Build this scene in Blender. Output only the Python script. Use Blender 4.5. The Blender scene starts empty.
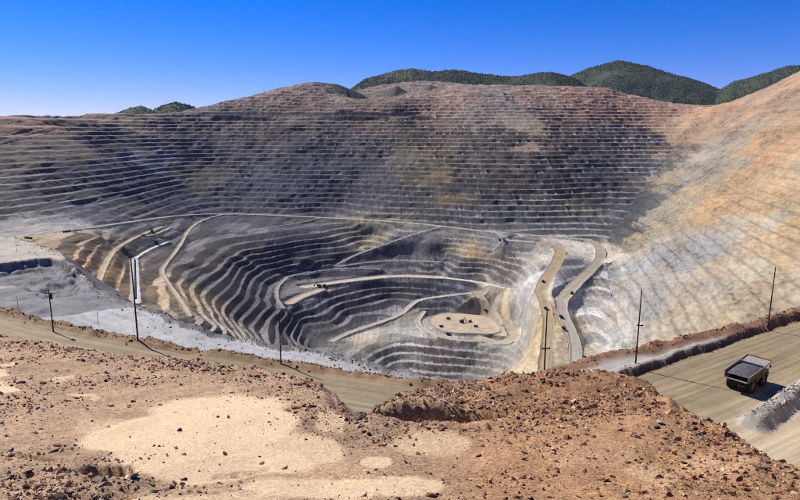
import bpy, bmesh, math, random
import numpy as np
from mathutils import Vector, Matrix

# ------------------------------------------------------------------ camera, sky, sun, exposure
FPX = 600.0                      # focal length in photo pixels (photo 800 x 500)
PITCH = math.atan(120.0 / FPX)   # horizon sits at photo row 130
SP, CP = math.sin(PITCH), math.cos(PITCH)
scn = bpy.context.scene
COL = scn.collection
cam_d = bpy.data.cameras.new("camera")
cam_d.sensor_width = 36.0
cam_d.lens = 36.0 * FPX / 800.0
cam_d.clip_start = 0.5
cam_d.clip_end = 40000
cam = bpy.data.objects.new("camera", cam_d)
cam.location = (0, 0, 0)
cam.rotation_euler = (math.pi / 2 - PITCH, 0, 0)
COL.objects.link(cam)
scn.camera = cam

SUN_EL = math.radians(44)
SUN_AZ = math.atan2(-0.80, 0.60)            # compass style angle from +Y towards +X
SUN_DIR = Vector((math.sin(SUN_AZ) * math.cos(SUN_EL), math.cos(SUN_AZ) * math.cos(SUN_EL), math.sin(SUN_EL)))
world = bpy.data.worlds.new("World")
scn.world = world
world.use_nodes = True
wn = world.node_tree
wn.nodes.clear()
sky = wn.nodes.new("ShaderNodeTexSky")
sky.sky_type = 'NISHITA'
sky.sun_disc = False
sky.sun_elevation = SUN_EL
sky.sun_rotation = SUN_AZ
sky.altitude = 2000
sky.air_density = 1.0
sky.dust_density = 0.15
sky.ozone_density = 6.0
hs = wn.nodes.new("ShaderNodeHueSaturation")
hs.inputs['Saturation'].default_value = 1.38
hs.inputs['Value'].default_value = 1.0
bg = wn.nodes.new("ShaderNodeBackground")
bg.inputs['Strength'].default_value = 0.078
wo = wn.nodes.new("ShaderNodeOutputWorld")
wn.links.new(sky.outputs[0], hs.inputs['Color'])
tint = wn.nodes.new("ShaderNodeMix"); tint.data_type = 'RGBA'; tint.blend_type = 'MULTIPLY'; tint.inputs['Factor'].default_value = 1
tint.inputs[7].default_value = (.90, .685, 1.14, 1)
wn.links.new(hs.outputs[0], tint.inputs[6])
wn.links.new(tint.outputs[2], bg.inputs['Color'])
wn.links.new(bg.outputs[0], wo.inputs['Surface'])

sun_d = bpy.data.lights.new("sun", 'SUN')
sun_d.energy = 4.9
sun_d.angle = math.radians(0.5)
sun_d.color = (1.0, 0.95, 0.87)
sun = bpy.data.objects.new("sun", sun_d)
sun.rotation_euler = SUN_DIR.to_track_quat('Z', 'Y').to_euler()
COL.objects.link(sun)

scn.view_settings.view_transform = 'Standard'
scn.view_settings.look = 'None'
scn.view_settings.exposure = 0.62
scn.view_settings.gamma = 1.0
scn.view_settings.use_curve_mapping = False
scn.cycles.volume_bounces = 0
scn.cycles.max_bounces = 4
scn.cycles.diffuse_bounces = 2
scn.cycles.use_denoising = False
scn.cycles.filter_width = 1.05

random.seed(11)
RNG = np.random.default_rng(7)

# ------------------------------------------------------------------ helpers
def ray(px, py):
    x = (px - 400.0) / FPX
    y = (250.0 - py) / FPX
    return np.array([x, CP + y * SP, -SP + y * CP])
def at_z(px, py, z):
    d = ray(px, py)
    return d * (z / d[2])
def at_d(px, py, D):
    return ray(px, py) * D
def lin(c):
    c = np.asarray(c, float) / 255.0
    return np.where(c <= 0.04045, c / 12.92, ((c + 0.055) / 1.055) ** 2.4)

TAB = RNG.random((512, 512))
def vnoise(x, y, s=0):
    x = np.asarray(x, float) + s * 17.31
    y = np.asarray(y, float) + s * 41.77
    xi = np.floor(x).astype(np.int64); yi = np.floor(y).astype(np.int64)
    fx = x - xi; fy = y - yi
    fx = fx * fx * (3 - 2 * fx); fy = fy * fy * (3 - 2 * fy)
    x0 = xi & 511; x1 = (xi + 1) & 511; y0 = yi & 511; y1 = (yi + 1) & 511
    a = TAB[x0, y0] * (1 - fx) + TAB[x1, y0] * fx
    b = TAB[x0, y1] * (1 - fx) + TAB[x1, y1] * fx
    return (a * (1 - fy) + b * fy) * 2 - 1
def fbm(x, y, wl, octv=4, s=0, gain=0.5):
    t = 0.0; a = 1.0; n = 0.0
    for o in range(octv):
        t = t + a * vnoise(x / wl, y / wl, s + o * 3); n += a
        a *= gain; wl *= 0.5
    return t / n
def sstep(a, b, x):
    t = np.clip((x - a) / (b - a), 0, 1)
    return t * t * (3 - 2 * t)
def seg_info(x, y, P, pad):
    """distance to a polyline, interpolated third coordinate; only inside a padded box"""
    P = np.asarray(P, float)
    best = np.full(x.shape, 1e9); zz = np.zeros(x.shape)
    for a, b in zip(P[:-1], P[1:]):
        m = (x > min(a[0], b[0]) - pad) & (x < max(a[0], b[0]) + pad) & (y > min(a[1], b[1]) - pad) & (y < max(a[1], b[1]) + pad)
        if not m.any():
            continue
        xs = x[m]; ys = y[m]
        d = b[:2] - a[:2]; L2 = max(d @ d, 1e-9)
        t = np.clip(((xs - a[0]) * d[0] + (ys - a[1]) * d[1]) / L2, 0, 1)
        dist = np.hypot(xs - a[0] - t * d[0], ys - a[1] - t * d[1])
        cur = best[m]; u = dist < cur
        z0 = zz[m]
        if P.shape[1] > 2:
            z0 = np.where(u, a[2] + t * (b[2] - a[2]), z0)
        best[m] = np.where(u, dist, cur); zz[m] = z0
    return best, zz
def inside(x, y, P):
    P = np.asarray(P, float)[:, :2]
    c = np.zeros(x.shape, bool)
    for a, b in zip(P, np.roll(P, -1, axis=0)):
        if a[1] == b[1]:
            continue
        cond = ((a[1] > y) != (b[1] > y)) & (x < (b[0] - a[0]) * (y - a[1]) / (b[1] - a[1]) + a[0])
        c ^= cond
    return c
def sdf(x, y, P):
    P = np.asarray(P, float)[:, :2]
    best = np.full(x.shape, 1e18)
    for a, b in zip(P, np.roll(P, -1, axis=0)):
        d = b - a; L2 = max(d @ d, 1e-9)
        t = np.clip(((x - a[0]) * d[0] + (y - a[1]) * d[1]) / L2, 0, 1)
        best = np.minimum(best, (x - a[0] - t * d[0]) ** 2 + (y - a[1] - t * d[1]) ** 2)
    best = np.sqrt(best)
    return np.where(inside(x, y, P), -best, best)
def chaikin(P, n=2):
    P = np.asarray(P, float)
    for _ in range(n):
        Q = [P[0]]
        for a, b in zip(P[:-1], P[1:]):
            Q += [a * .75 + b * .25, a * .25 + b * .75]
        Q.append(P[-1]); P = np.array(Q)
    return P
def pz(pts):
    return np.array([at_z(*p) for p in pts])

# ------------------------------------------------------------------ the pit: control points (photo pixel + level) -> smooth surface
ctrl = []
def cz(pts, z=None):
    for p in pts:
        ctrl.append(at_z(p[0], p[1], p[2] if z is None else z))
def cd(pts):
    for p in pts:
        ctrl.append(at_d(*p))
RING = [(0, 240, -262), (40, 232, -265), (80, 229, -271), (110, 225, -283), (165, 217, -316), (200, 214, -338), (230, 214, -346), (260, 214.5, -348), (330, 218, -350), (400, 222, -354), (440, 226, -358), (480, 231, -364), (540, 236, -374), (590, 240, -386)]
cz(RING); cz([(-70, 246, -260), (-150, 250, -258)])
cz([(320, 218), (300, 223), (262, 228.5), (240, 232), (223, 236), (212, 241), (200, 248), (185, 262), (168, 276), (162, 290), (168, 309)], -362)
cz([(345, 229), (310, 234), (280, 238.5), (252, 243), (235, 247), (220, 255), (208, 262), (193, 270), (182, 283), (190, 303), (205, 322)], -380)
cz([(370, 234), (320, 241), (285, 246.5), (262, 251), (245, 257), (232, 263), (225, 270), (215, 278), (200, 293), (207, 308), (222, 327)], -400)
cz([(370, 243), (320, 249.5), (290, 254), (278, 257), (255, 262), (242, 269), (236, 278), (216, 303), (228, 327)], -425)
cz([(375, 252), (340, 258), (310, 263), (280, 267), (258, 276), (250, 287), (234, 311), (243, 331)], -449)
cz([(400, 262), (345, 268), (310, 272), (287, 277), (270, 285), (262, 298), (247, 324), (255, 336)], -475)
cz([(440, 276), (400, 276), (345, 281), (305, 289), (288, 300), (283, 312), (270, 337)], -500)
cz([(400, 287), (345, 294)], -522); cz([(310, 303), (292, 310), (283, 338)], -514)
cz([(398, 295), (345, 305)], -544); cz([(312, 313), (297, 317), (290, 340)], -530)
cz([(396, 305), (350, 315)], -564); cz([(325, 321), (303, 323), (297, 342)], -548)
cz([(318, 338), (330, 345), (345, 336), (310, 350), (340, 356)], -576)
cz([(400, 316, -568), (420, 300, -550), (440, 297, -538), (475, 293, -516)])
cz([(425, 318), (450, 313), (490, 315), (505, 330), (490, 345), (455, 340), (430, 335), (460, 325)], -575)
cz([(405, 344), (450, 348), (490, 352)], -592); cz([(405, 353), (450, 357), (480, 360)], -609); cz([(430, 366), (470, 368), (395, 365)], -628)
cz([(395, 333, -578), (380, 345, -585), (360, 352, -583), (520, 365, -585), (430, 250, -425), (430, 238, -390), (460, 262, -450), (480, 275, -485), (500, 255, -420), (530, 250, -400), (520, 270, -445), (510, 280, -470)])
O1 = [(505, 240, -372), (540, 243, -380), (562, 248, -388), (556, 265, -404), (545, 280, -420), (540, 292, -432), (546, 308, -447), (549, 325, -462), (547, 345, -480), (544, 370, -500)]
O2 = [(590, 240, -386), (601, 248, -394), (600, 260, -404), (588, 273, -415), (573, 287, -428), (562, 300, -440), (563, 315, -455), (572, 332, -470), (577, 350, -485), (574, 372, -502)]
cz(O1[1:]); cz(O2[1:])
cz([(520, 290, -465), (512, 305, -515), (525, 320, -525), (530, 340, -535), (515, 326, -552), (520, 338, -568), (505, 300, -520)])
cz([(585, 300, -452), (588, 325, -474), (594, 345, -490), (610, 258, -400)])
# left lobe of brown benches
cz([(140, 236, -314), (117, 251, -314), (100, 283, -314), (100, 238, -280), (85, 249, -280), (75, 268, -278), (30, 246, -262), (60, 250, -266), (110, 258, -312), (92, 262, -292)])
cz([(134, 258), (135, 280), (136, 303)], -345); cz([(160, 238)], -336); cz([(150, 270), (148, 300)], -354)
# the near foot, hidden behind the near benches
for X, Y, Z in [(-700, 1000, -300), (-500, 900, -350), (-350, 1000, -430), (-200, 1100, -540), (-100, 1300, -610), (100, 1300, -640), (200, 1100, -600), (400, 1000, -520), (350, 700, -480), (0, 800, -560), (-900, 1150, -262), (-1300, 1300, -256), (550, 800, -400), (0, 500, -500), (500, 400, -350), (-600, 500, -340)]:
    ctrl.append(np.array([X, Y, Z], float))
# far wall from the ring road up to the rim
def wall(b, t, n=5, e=0.0):
    A = at_z(*b); B = at_d(*t)
    for i in range(1, n + 1):
        k = i / n
        p = A + (B - A) * k
        p[2] -= e * math.sin(math.pi * k)
        ctrl.append(p)
RIM = [((-150, 246, -258), (-150, 138, 2000)), ((-70, 240, -260), (-70, 137, 2100)), ((0, 234, -264), (0, 127, 2350)), ((60, 226, -270), (60, 118, 2700)), ((125, 220, -295), (125, 114, 3150)), ((200, 212, -342), (200, 114, 3350)), ((300, 214, -347), (300, 117, 3280)), ((400, 220, -352), (400, 118, 3240)), ((470, 228, -360), (470, 93, 3480)), ((550, 235, -374), (550, 88, 3560)), ((600, 235, -386), (610, 90, 3560)), ((622, 238, -388), (650, 100, 3560))]
for b, t in RIM:
    wall(b, t, 5, 12)
cd([(400, 97, 3500), (435, 96, 3520), (375, 99, 3600), (400, 106, 3350), (400, 84, 4400), (440, 83, 4400), (370, 88, 4350), (400, 84, 5000), (345, 112, 3330), (250, 97, 3550), (283, 89, 3680), (310, 83, 3780), (335, 86, 3850), (355, 99, 3850), (345, 95, 3800), (220, 106, 3430), (310, 98, 3500)])
for px, py, D in [(-150, 128, 2800), (0, 134, 3150), (60, 126, 3400), (125, 119, 3700), (200, 119, 3900), (310, 100, 4200), (550, 97, 4200), (650, 108, 4200), (310, 110, 4800), (100, 118, 4500), (550, 100, 4800), (-100, 125, 4000)]:
    ctrl.append(at_d(px, py, D))
# right wall: one big plane
WD = np.array([0.25, 1.0]); WD /= np.linalg.norm(WD); WN = np.array([WD[1], -WD[0]])
def wall_hit(px, py, d0=740.0, s=0.8):
    d = ray(px, py)
    return d * (s * d0 / (s * (d[0] * WN[0] + d[1] * WN[1]) - d[2]))
for p in [(800, 320), (800, 260), (800, 200), (800, 150), (800, 110), (800, 81), (880, 40), (880, 130), (880, 200), (880, 320), (750, 330), (750, 260), (750, 200), (750, 150), (770, 88), (742, 97), (700, 340), (700, 280), (700, 230), (700, 180), (660, 345), (660, 290), (660, 245), (622, 345), (620, 300), (625, 268), (715, 106), (720, 140), (692, 140), (672, 170), (652, 200), (641, 225), (970, 60), (970, 200), (970, 330)]:
    ctrl.append(wall_hit(*p))
cd([(690, 107, 3500), (670, 104, 3520), (700, 112, 4300), (760, 100, 3900), (820, 95, 3500), (740, 118, 4600), (850, 90, 4300), (960, 80, 4000)])
# ------------------------------------------------------------------ roads and pads laid into the pit
def road(pts, width, colour, smooth=1):
    return (chaikin(pz(pts), smooth), width, lin(colour))
PALE = (196, 186, 166)
ROADS = [
 road([(484, 331, -576), (500, 333, -576), (511, 334, -575)], 40, (184, 172, 152)),
 road(RING, 17, (176, 168, 154)),
 road([(222, 214.5, -345), (205, 219, -346), (194, 225, -347), (187, 232, -349), (183, 241, -352), (174, 254, -356), (165, 265, -359), (161, 271, -360), (168, 283, -365), (180, 300, -371), (190, 316, -375)], 9, (178, 166, 146)),
 road([(320, 218, -350), (300, 223, -358), (262, 228.5, -364), (240, 232, -366)], 10, (150, 144, 138)),
 road([(98, 283, -314), (103, 270, -313), (110, 256, -313), (118, 247, -313), (140, 235, -315), (165, 226, -323)], 10, (196, 178, 148)),
 road([(440, 227, -360), (425, 231, -372), (400, 239, -400), (375, 248, -430), (355, 255, -447), (335, 266, -470)], 9, (166, 160, 152)),
 road([(335, 267, -472), (370, 262, -470), (400, 260, -468), (440, 262, -465)], 10, (140, 138, 140)),
 road([(287, 277, -478), (310, 272, -478), (345, 268, -478), (380, 269, -478)], 9, (140, 136, 138)),
 road([(287, 277, -478), (276, 288, -482), (277, 300, -490), (283, 308, -500)], 10, (152, 146, 140)),
 road([(290, 303, -504), (300, 297, -503), (320, 290, -501)], 26, (188, 172, 150)),
 road([(305, 287, -500), (345, 281, -499), (395, 275.5, -497), (440, 277.5, -494)], 30, (190, 180, 164)),
 road([(440, 277.5, -494), (480, 282, -490), (508, 289, -492)], 14, (206, 194, 174)),
 road([(508, 289, -492), (504, 300, -510), (509, 314, -532), (520, 326, -550)], 17, (218, 198, 164)),
 road([(332, 341, -578), (350, 332, -576), (375, 324, -573), (400, 315, -567), (412, 304, -556), (420, 299.5, -550), (445, 296, -537), (476, 292.5, -515)], 15, (178, 172, 158)),
 road([(476, 292.5, -515), (484, 303, -530), (495, 315, -548), (512, 328, -569), (516, 338, -578), (500, 344, -580), (480, 338, -578)], 24, (184, 170, 146)),
 road([(424, 312, -572), (416, 323, -576), (432, 335, -577), (460, 341, -578), (490, 341, -579)], 11, (186, 176, 160)),
 road([(505, 240, -372), (530, 242, -377), (556, 246, -386)], 12, (206, 198, 184)),
 road(O1[1:6], 28, (176, 156, 122)),
 road(O1[5:], 22, (176, 156, 124)),
 road([(572, 238.4, -381)] + O2[:6], 25, (168, 158, 136)),
 road(O2[5:], 20, (174, 167, 152)),
 road([(134, 259, -345), (135, 280, -346), (136, 303, -347)], 15, (206, 203, 200)),
 road([(136, 258, -344), (150, 249, -342), (168, 242, -340)], 8, (226, 224, 224)),
 road([(138, 236, -317), (152, 236, -324), (170, 228, -328)], 7, (190, 182, 172)),
 road([(620, 254, -398), (606, 262, -404)], 22, (228, 214, 192)),
]
PAD = chaikin(np.vstack([pz([(428, 318, -575), (440, 313, -575), (470, 313, -575), (492, 318, -575), (506, 331, -575), (486, 335, -575), (450, 333, -575), (432, 328, -575)])]), 2)

ROADS.append((np.array([at_d(*p) for p in [(150, 115.5, 3300), (200, 114.5, 3360), (260, 115, 3350), (320, 115.5, 3320), (380, 116, 3300), (430, 117, 3290)]]), 34, lin((150, 130, 112))))
for P, w, cc in ROADS:
    L = np.concatenate([[0], np.cumsum(np.hypot(*np.diff(P[:, :2], axis=0).T))])
    for t in np.arange(0, L[-1] + 1, 55.0):
        ctrl.append(np.array([np.interp(t, L, P[:, q]) for q in range(3)]))
ctrl = np.array(ctrl)

class Smooth:
    def __init__(self, C, lam=2e-4):
        self.P = C[:, :2] / 1000.0
        n = len(C)
        K = self.k(self.P, self.P)
        A = np.zeros((n + 3, n + 3))
        A[:n, :n] = K + lam * np.eye(n)
        A[:n, n] = 1; A[:n, n + 1:] = self.P
        A[n, :n] = 1; A[n + 1:, :n] = self.P.T
        b = np.zeros(n + 3); b[:n] = C[:, 2]
        self.w = np.linalg.solve(A, b)
    @staticmethod
    def k(a, b):
        r2 = ((a[:, None, :] - b[None, :, :]) ** 2).sum(-1)
        return 0.5 * r2 * np.log(r2 + 1e-12)
    def __call__(self, x, y):
        Q = np.stack([x, y], -1) / 1000.0
        out = np.empty(len(Q))
        for i in range(0, len(Q), 20000):
            q = Q[i:i + 20000]
            out[i:i + 20000] = self.k(q, self.P) @ self.w[:-3] + self.w[-3] + q @ self.w[-2:]
        return out
tps = Smooth(ctrl)
GX0, GY0, GS = -4800.0, 0.0, 16.0
gx = np.arange(GX0, 4800, GS); gy = np.arange(GY0, 5400, GS)
GZ = tps(*[a.ravel() for a in np.meshgrid(gx, gy, indexing='ij')]).reshape(len(gx), len(gy))
GZ = np.clip(GZ, -700, 420)
def grid_z(x, y):
    u = np.clip((x - GX0) / GS, 0, len(gx) - 1.001); v = np.clip((y - GY0) / GS, 0, len(gy) - 1.001)
    i = u.astype(int); j = v.astype(int); fu = u - i; fv = v - j
    return (GZ[i, j] * (1 - fu) + GZ[i + 1, j] * fu) * (1 - fv) + (GZ[i, j + 1] * (1 - fu) + GZ[i + 1, j + 1] * fu) * fv
def hit(px, py, t0=700.0, t1=5200.0):
    d = ray(px, py)
    t = np.arange(t0, t1, 6.0)
    z = grid_z(d[0] * t, d[1] * t)
    k = np.nonzero(z >= d[2] * t)[0]
    tt = t[k[0]] if len(k) else t1
    return d * tt

# ------------------------------------------------------------------ rock colours by place (with one cut's shadow painted in) and bench sharpness
PAL = [
 (10, 122, 160, 122, 105, .5), (40, 122, 165, 125, 105, .5), (75, 125, 140, 118, 108, .9), (20, 150, 135, 118, 108, .5), (55, 150, 130, 112, 104, .45), (25, 190, 118, 112, 114, 1), (60, 205, 112, 108, 116, 1), (5, 215, 122, 116, 116, 1),
 (110, 140, 100, 94, 112, .9), (130, 118, 168, 138, 120, .9), (90, 170, 96, 92, 112, .9), (90, 215, 110, 108, 125, .5), (150, 180, 96, 93, 118, .8), (150, 160, 128, 126, 142, .6), (200, 150, 104, 98, 112, .9), (190, 125, 128, 112, 112, .9), (180, 200, 92, 90, 115, .7),
 (205, 175, 118, 108, 104, .5), (230, 150, 106, 98, 108, .8), (250, 125, 132, 116, 112, .9), (250, 190, 92, 92, 116, .9), (280, 130, 118, 100, 100, .8), (300, 118, 142, 122, 112, .6), (300, 100, 156, 126, 116, .9), (310, 150, 98, 95, 112, 1), (300, 180, 90, 90, 114, .9), (340, 165, 100, 98, 114, 1), (330, 130, 128, 112, 108, .9),
 (350, 195, 94, 93, 114, .9), (370, 150, 112, 106, 112, 1), (400, 155, 132, 118, 104, .4), (420, 175, 132, 118, 100, .6), (380, 180, 108, 104, 112, .6), (430, 150, 138, 120, 104, .8), (443, 175, 144, 124, 98, .3), (445, 195, 142, 122, 98, .4), (400, 200, 102, 101, 112, .9), (456, 190, 88, 82, 92, 1), (400, 125, 140, 120, 110, .9), (370, 110, 152, 126, 114, .8),
 (510, 138, 132, 116, 108, 1), (552, 145, 134, 118, 112, 1), (545, 160, 118, 106, 104, 1), (520, 160, 116, 104, 102, 1), (430, 192, 112, 104, 102, .9), (462, 172, 112, 100, 98, 1), (415, 140, 128, 112, 104, 1), (575, 150, 122, 108, 108, 1), (625, 185, 116, 110, 114, 1), (655, 150, 150, 132, 120, .8), (648, 185, 134, 124, 120, .8), (636, 215, 116, 114, 118, .9),
 (480, 150, 128, 112, 106, 1), (500, 185, 112, 100, 102, 1), (480, 120, 152, 138, 128, .7), (500, 100, 158, 142, 136, .7), (540, 100, 168, 138, 124, .8), (450, 105, 168, 134, 118, .8), (530, 125, 176, 152, 130, .2), (533, 145, 178, 152, 132, .2), (560, 125, 156, 130, 118, 1), (590, 105, 172, 130, 114, 1), (560, 180, 104, 94, 100, 1), (580, 195, 108, 98, 102, 1), (560, 205, 140, 134, 130, .9),
 (600, 150, 118, 108, 116, 1), (605, 175, 100, 98, 112, 1), (640, 170, 132, 126, 130, 1), (640, 140, 140, 130, 132, 1), (620, 200, 112, 112, 122, 1), (640, 110, 182, 140, 118, .8), (660, 115, 186, 142, 116, .6), (630, 225, 104, 106, 118, .9), (520, 222, 120, 120, 126, .8), (450, 215, 112, 112, 124, .8), (590, 228, 124, 122, 126, .9), (300, 205, 88, 88, 112, .9),
 (680, 130, 196, 164, 132, .3), (700, 118, 208, 164, 128, .3), (730, 120, 190, 160, 130, .5), (760, 105, 206, 166, 130, .5), (790, 100, 190, 158, 126, .6), (665, 180, 188, 172, 146, .1), (690, 165, 178, 168, 156, .1), (650, 215, 186, 176, 152, .1), (638, 240, 176, 160, 130, .1), (735, 150, 172, 158, 140, .3), (722, 170, 170, 158, 142, .2), (745, 138, 186, 164, 138, .3), (700, 190, 192, 166, 130, .3), (690, 210, 186, 168, 142, .3),
 (760, 140, 206, 166, 118, .5), (790, 140, 210, 168, 122, .6), (730, 185, 204, 168, 124, .6), (712, 205, 216, 176, 124, .4), (700, 222, 206, 172, 128, .4), (760, 190, 210, 176, 134, .7), (790, 190, 214, 176, 130, .7), (790, 220, 214, 176, 124, .8), (760, 225, 198, 184, 160, .8), (795, 250, 204, 172, 128, .7), (730, 250, 196, 180, 160, .9), (760, 270, 198, 186, 162, .9), (790, 290, 202, 182, 156, .8), (700, 255, 176, 168, 166, .9), (680, 235, 172, 164, 158, .9), (665, 260, 170, 168, 168, .9), (700, 295, 190, 178, 164, .9), (740, 310, 200, 182, 156, .7), (655, 300, 184, 180, 176, .9), (680, 325, 198, 186, 168, .8), (640, 335, 188, 184, 178, .8), (625, 280, 178, 178, 182, .9), (612, 310, 190, 190, 192, .8), (600, 340, 192, 192, 192, .6), (590, 305, 190, 190, 194, .4), (645, 265, 186, 186, 190, .9), (612, 258, 226, 214, 194, .1),
 (250, 240, 98, 92, 98, 1), (300, 230, 84, 82, 100, 1), (290, 250, 82, 80, 100, 1), (225, 255, 100, 94, 98, 1), (200, 275, 98, 94, 98, 1), (190, 245, 108, 104, 110, .9), (175, 270, 122, 112, 106, .9), (170, 300, 160, 142, 116, .9), (195, 315, 152, 142, 126, .9), (225, 330, 146, 140, 134, .9), (240, 290, 92, 88, 98, 1), (260, 310, 96, 92, 102, 1), (250, 270, 86, 84, 100, 1), (330, 250, 86, 84, 104, 1), (350, 235, 120, 114, 116, .8), (370, 235, 164, 152, 124, .7), (385, 230, 142, 134, 126, .7),
 (390, 245, 106, 104, 116, .9), (410, 252, 134, 130, 132, .05), (430, 245, 136, 132, 134, .05), (385, 262, 116, 114, 122, .2), (440, 265, 116, 114, 124, .9), (420, 272, 122, 118, 124, .8), (460, 245, 152, 142, 132, .6), (480, 248, 186, 160, 120, .4), (475, 262, 128, 122, 124, 1), (510, 262, 140, 130, 122, 1), (505, 235, 138, 138, 142, .7), (490, 238, 130, 130, 136, .7), (530, 255, 176, 170, 164, .6), (345, 262, 92, 90, 108, .9), (430, 285, 96, 96, 112, 1), (460, 287, 100, 100, 116, 1), (440, 303, 100, 100, 116, 1), (360, 295, 92, 90, 106, .9), (330, 310, 90, 88, 106, 1), (370, 310, 94, 92, 108, .8), (290, 325, 94, 90, 102, 1), (300, 292, 126, 124, 128, .1), (322, 335, 112, 112, 118, .2), (360, 340, 166, 158, 146, .5), (385, 335, 176, 170, 164, .4), (410, 325, 168, 164, 158, .4), (410, 345, 160, 154, 150, .8), (440, 345, 138, 128, 128, 1), (450, 358, 140, 132, 132, 1), (480, 350, 158, 152, 146, .6), (500, 355, 172, 168, 162, .3), (400, 360, 168, 166, 168, .5),
 (490, 300, 158, 152, 142, .3), (505, 315, 160, 150, 134, .2), (512, 292, 176, 178, 182, .3), (530, 285, 196, 196, 200, .3), (525, 310, 200, 198, 200, .3), (532, 330, 192, 184, 172, .2), (545, 330, 196, 172, 134, .2), (558, 320, 198, 174, 136, .2), (556, 345, 196, 176, 146, .2), (570, 340, 214, 196, 160, .1), (572, 262, 120, 120, 130, .8), (580, 275, 128, 128, 138, .6), (582, 250, 210, 206, 200, .1), (552, 255, 190, 182, 168, .3),
 (60, 242, 160, 134, 104, .8), (85, 245, 162, 136, 104, .9), (90, 262, 182, 140, 96, 1), (105, 270, 184, 142, 98, 1), (118, 285, 172, 140, 102, 1), (125, 245, 142, 128, 108, .8), (105, 235, 146, 128, 108, .8), (150, 232, 122, 116, 116, .5), (140, 248, 128, 118, 108, .7), (152, 245, 80, 78, 88, .3), (150, 280, 156, 138, 114, .9), (20, 232, 168, 166, 168, .1), (40, 228, 178, 172, 164, .1), (80, 225, 168, 166, 170, .1), (15, 241, 176, 152, 118, .2),  # the darkest entry paints in shadow at the upper shovel's cut
]
palP = np.array([hit(p[0], p[1]) for p in PAL]); palC = np.concatenate([lin([p[2:5] for p in PAL]), np.array([[p[5]] for p in PAL])], 1)
palP[:, 2] *= 1.4
def pit_colour(x, y, z):
    w1 = fbm(x, y, 160, 5, 60, .65) * 60; w2 = fbm(x, y, 160, 5, 61, .65) * 60
    ra = x * WD[0] + y * WD[1]; rc = x * WN[0] + y * WN[1]
    onr = ((rc > 200) & (x > 280)).astype(float)
    w1 = w1 + onr * 160 * fbm(ra / 3, rc, 60, 4, 53, .65) * WD[0]; w2 = w2 + onr * 160 * fbm(ra / 3, rc, 60, 4, 53, .65) * WD[1]
    w1 = w1 + vnoise(x / 7, y / 7, 6) * 22; w2 = w2 + vnoise(x / 7, y / 7, 7) * 22
    Q = np.stack([x + w1, y + w2, z * 1.4 + fbm(x, y, 60, 3, 62) * 26], -1)
    out = np.empty((len(x), 4))
    for i in range(0, len(x), 40000):
        q = Q[i:i + 40000]
        d2 = (q ** 2).sum(1)[:, None] + (palP ** 2).sum(1)[None] - 2 * q @ palP.T
        w = 1.0 / (np.maximum(d2, 0) + 300.0) ** 2.6
        out[i:i + 40000] = (w @ palC) / w.sum(1)[:, None]
    return out

# ------------------------------------------------------------------ near benches
S2EDGE = [(-160, 222, -250), (-60, 232, -250), (15, 238, -250), (62, 255, -250), (72, 267, -248), (95, 288, -240), (130, 302, -234), (160, 311, -230), (200, 328, -228), (240, 339, -228), (290, 345, -228), (330, 354, -228), (360, 362, -228), (400, 371, -228), (450, 377, -228), (520, 379, -228)]
S2P = pz(S2EDGE)
S2POLY = np.vstack([S2P[:, :2], [[160, 420], [120, 200], [-700, 200], [-2600, 900]]])
HOLLOW = pz([(-60, 276, -248), (0, 264, -248), (52, 257, -248), (67, 261, -248), (84, 284, -246), (78, 299, -244), (45, 303, -244), (12, 290, -244), (-60, 286, -244)])
S1L = [(-260, 255, -50), (-120, 284, -50), (0, 311, -50), (50, 323, -50), (100, 334, -50), (150, 343, -50), (200, 351, -50), (250, 358, -50), (300, 366, -50), (350, 372, -50), (400, 379, -50), (450, 385, -50)]
S1R = [(500, 385, -50), (560, 373, -50), (600, 359, -50), (640, 353, -50), (690, 341, -50), (735, 331, -50), (765, 323, -50), (800, 312, -50), (880, 290, -50), (1000, 262, -50)]
B1 = [(600, 384, -50), (640, 372, -50), (690, 356, -50), (740, 339, -50), (800, 319, -50), (900, 288, -50)]
S1FAR = pz(S1L + S1R)
S1POLY = np.vstack([S1FAR[:, :2], [[300, -60], [-300, -60]]])
BERM1 = pz(B1)
BERM3 = pz([(754, 425, -50), (777, 409, -50), (800, 393, -50), (860, 358, -50), (950, 314, -50)])

FG_A, FG_B = -4.0, -0.24
def at_fg(px, py):
    d = ray(px, py)
    return d * (FG_A / (d[2] - FG_B * d[1]))
CREST = [(-260, 300), (-120, 318), (0, 334), (60, 342), (130, 354), (200, 359), (260, 366), (312, 374), (331, 381), (338, 391), (343, 403), (352, 408), (365, 407), (374, 400), (388, 391), (412, 384), (450, 379), (500, 373), (560, 368), (610, 367), (640, 375), (662, 390), (682, 406), (700, 419), (730, 427), (758, 441), (780, 456), (804, 464), (870, 482), (960, 520)]
CRP = np.array([at_fg(*p) for p in CREST])
FGPOLY = np.vstack([CRP[:, :2], [[14, -14], [-60, -14]]])
def fg_px(x, y):
    """photo pixel of a spot on the overlook's slope (to read the sand patches off the photo)"""
    z = FG_A + FG_B * y
    dep = y * CP - z * SP
    dep = np.maximum(dep, 0.5)
    return 400 + FPX * x / dep, 250 - FPX * (y * SP + z * CP) / dep
SAND = [(215, 424, 80, 36, 1.0), (150, 438, 72, 20, .95), (285, 448, 48, 16, .75), (215, 460, 95, 18, .95), (320, 487, 85, 11, .9), (395, 486, 45, 11, .85), (10, 386, 16, 7, 1), (2, 368, 12, 5, .9), (70, 380, 14, 3, .7), (75, 394, 12, 2.5, .6), (420, 438, 40, 9, .45), (365, 457, 18, 8, .8), (330, 425, 16, 8, .5), (100, 425, 30, 7, .4), (660, 480, 25, 16, .3), (730, 470, 40, 12, .2), (600, 455, 60, 14, .15), (200, 500, 90, 8, .6)]
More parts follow.
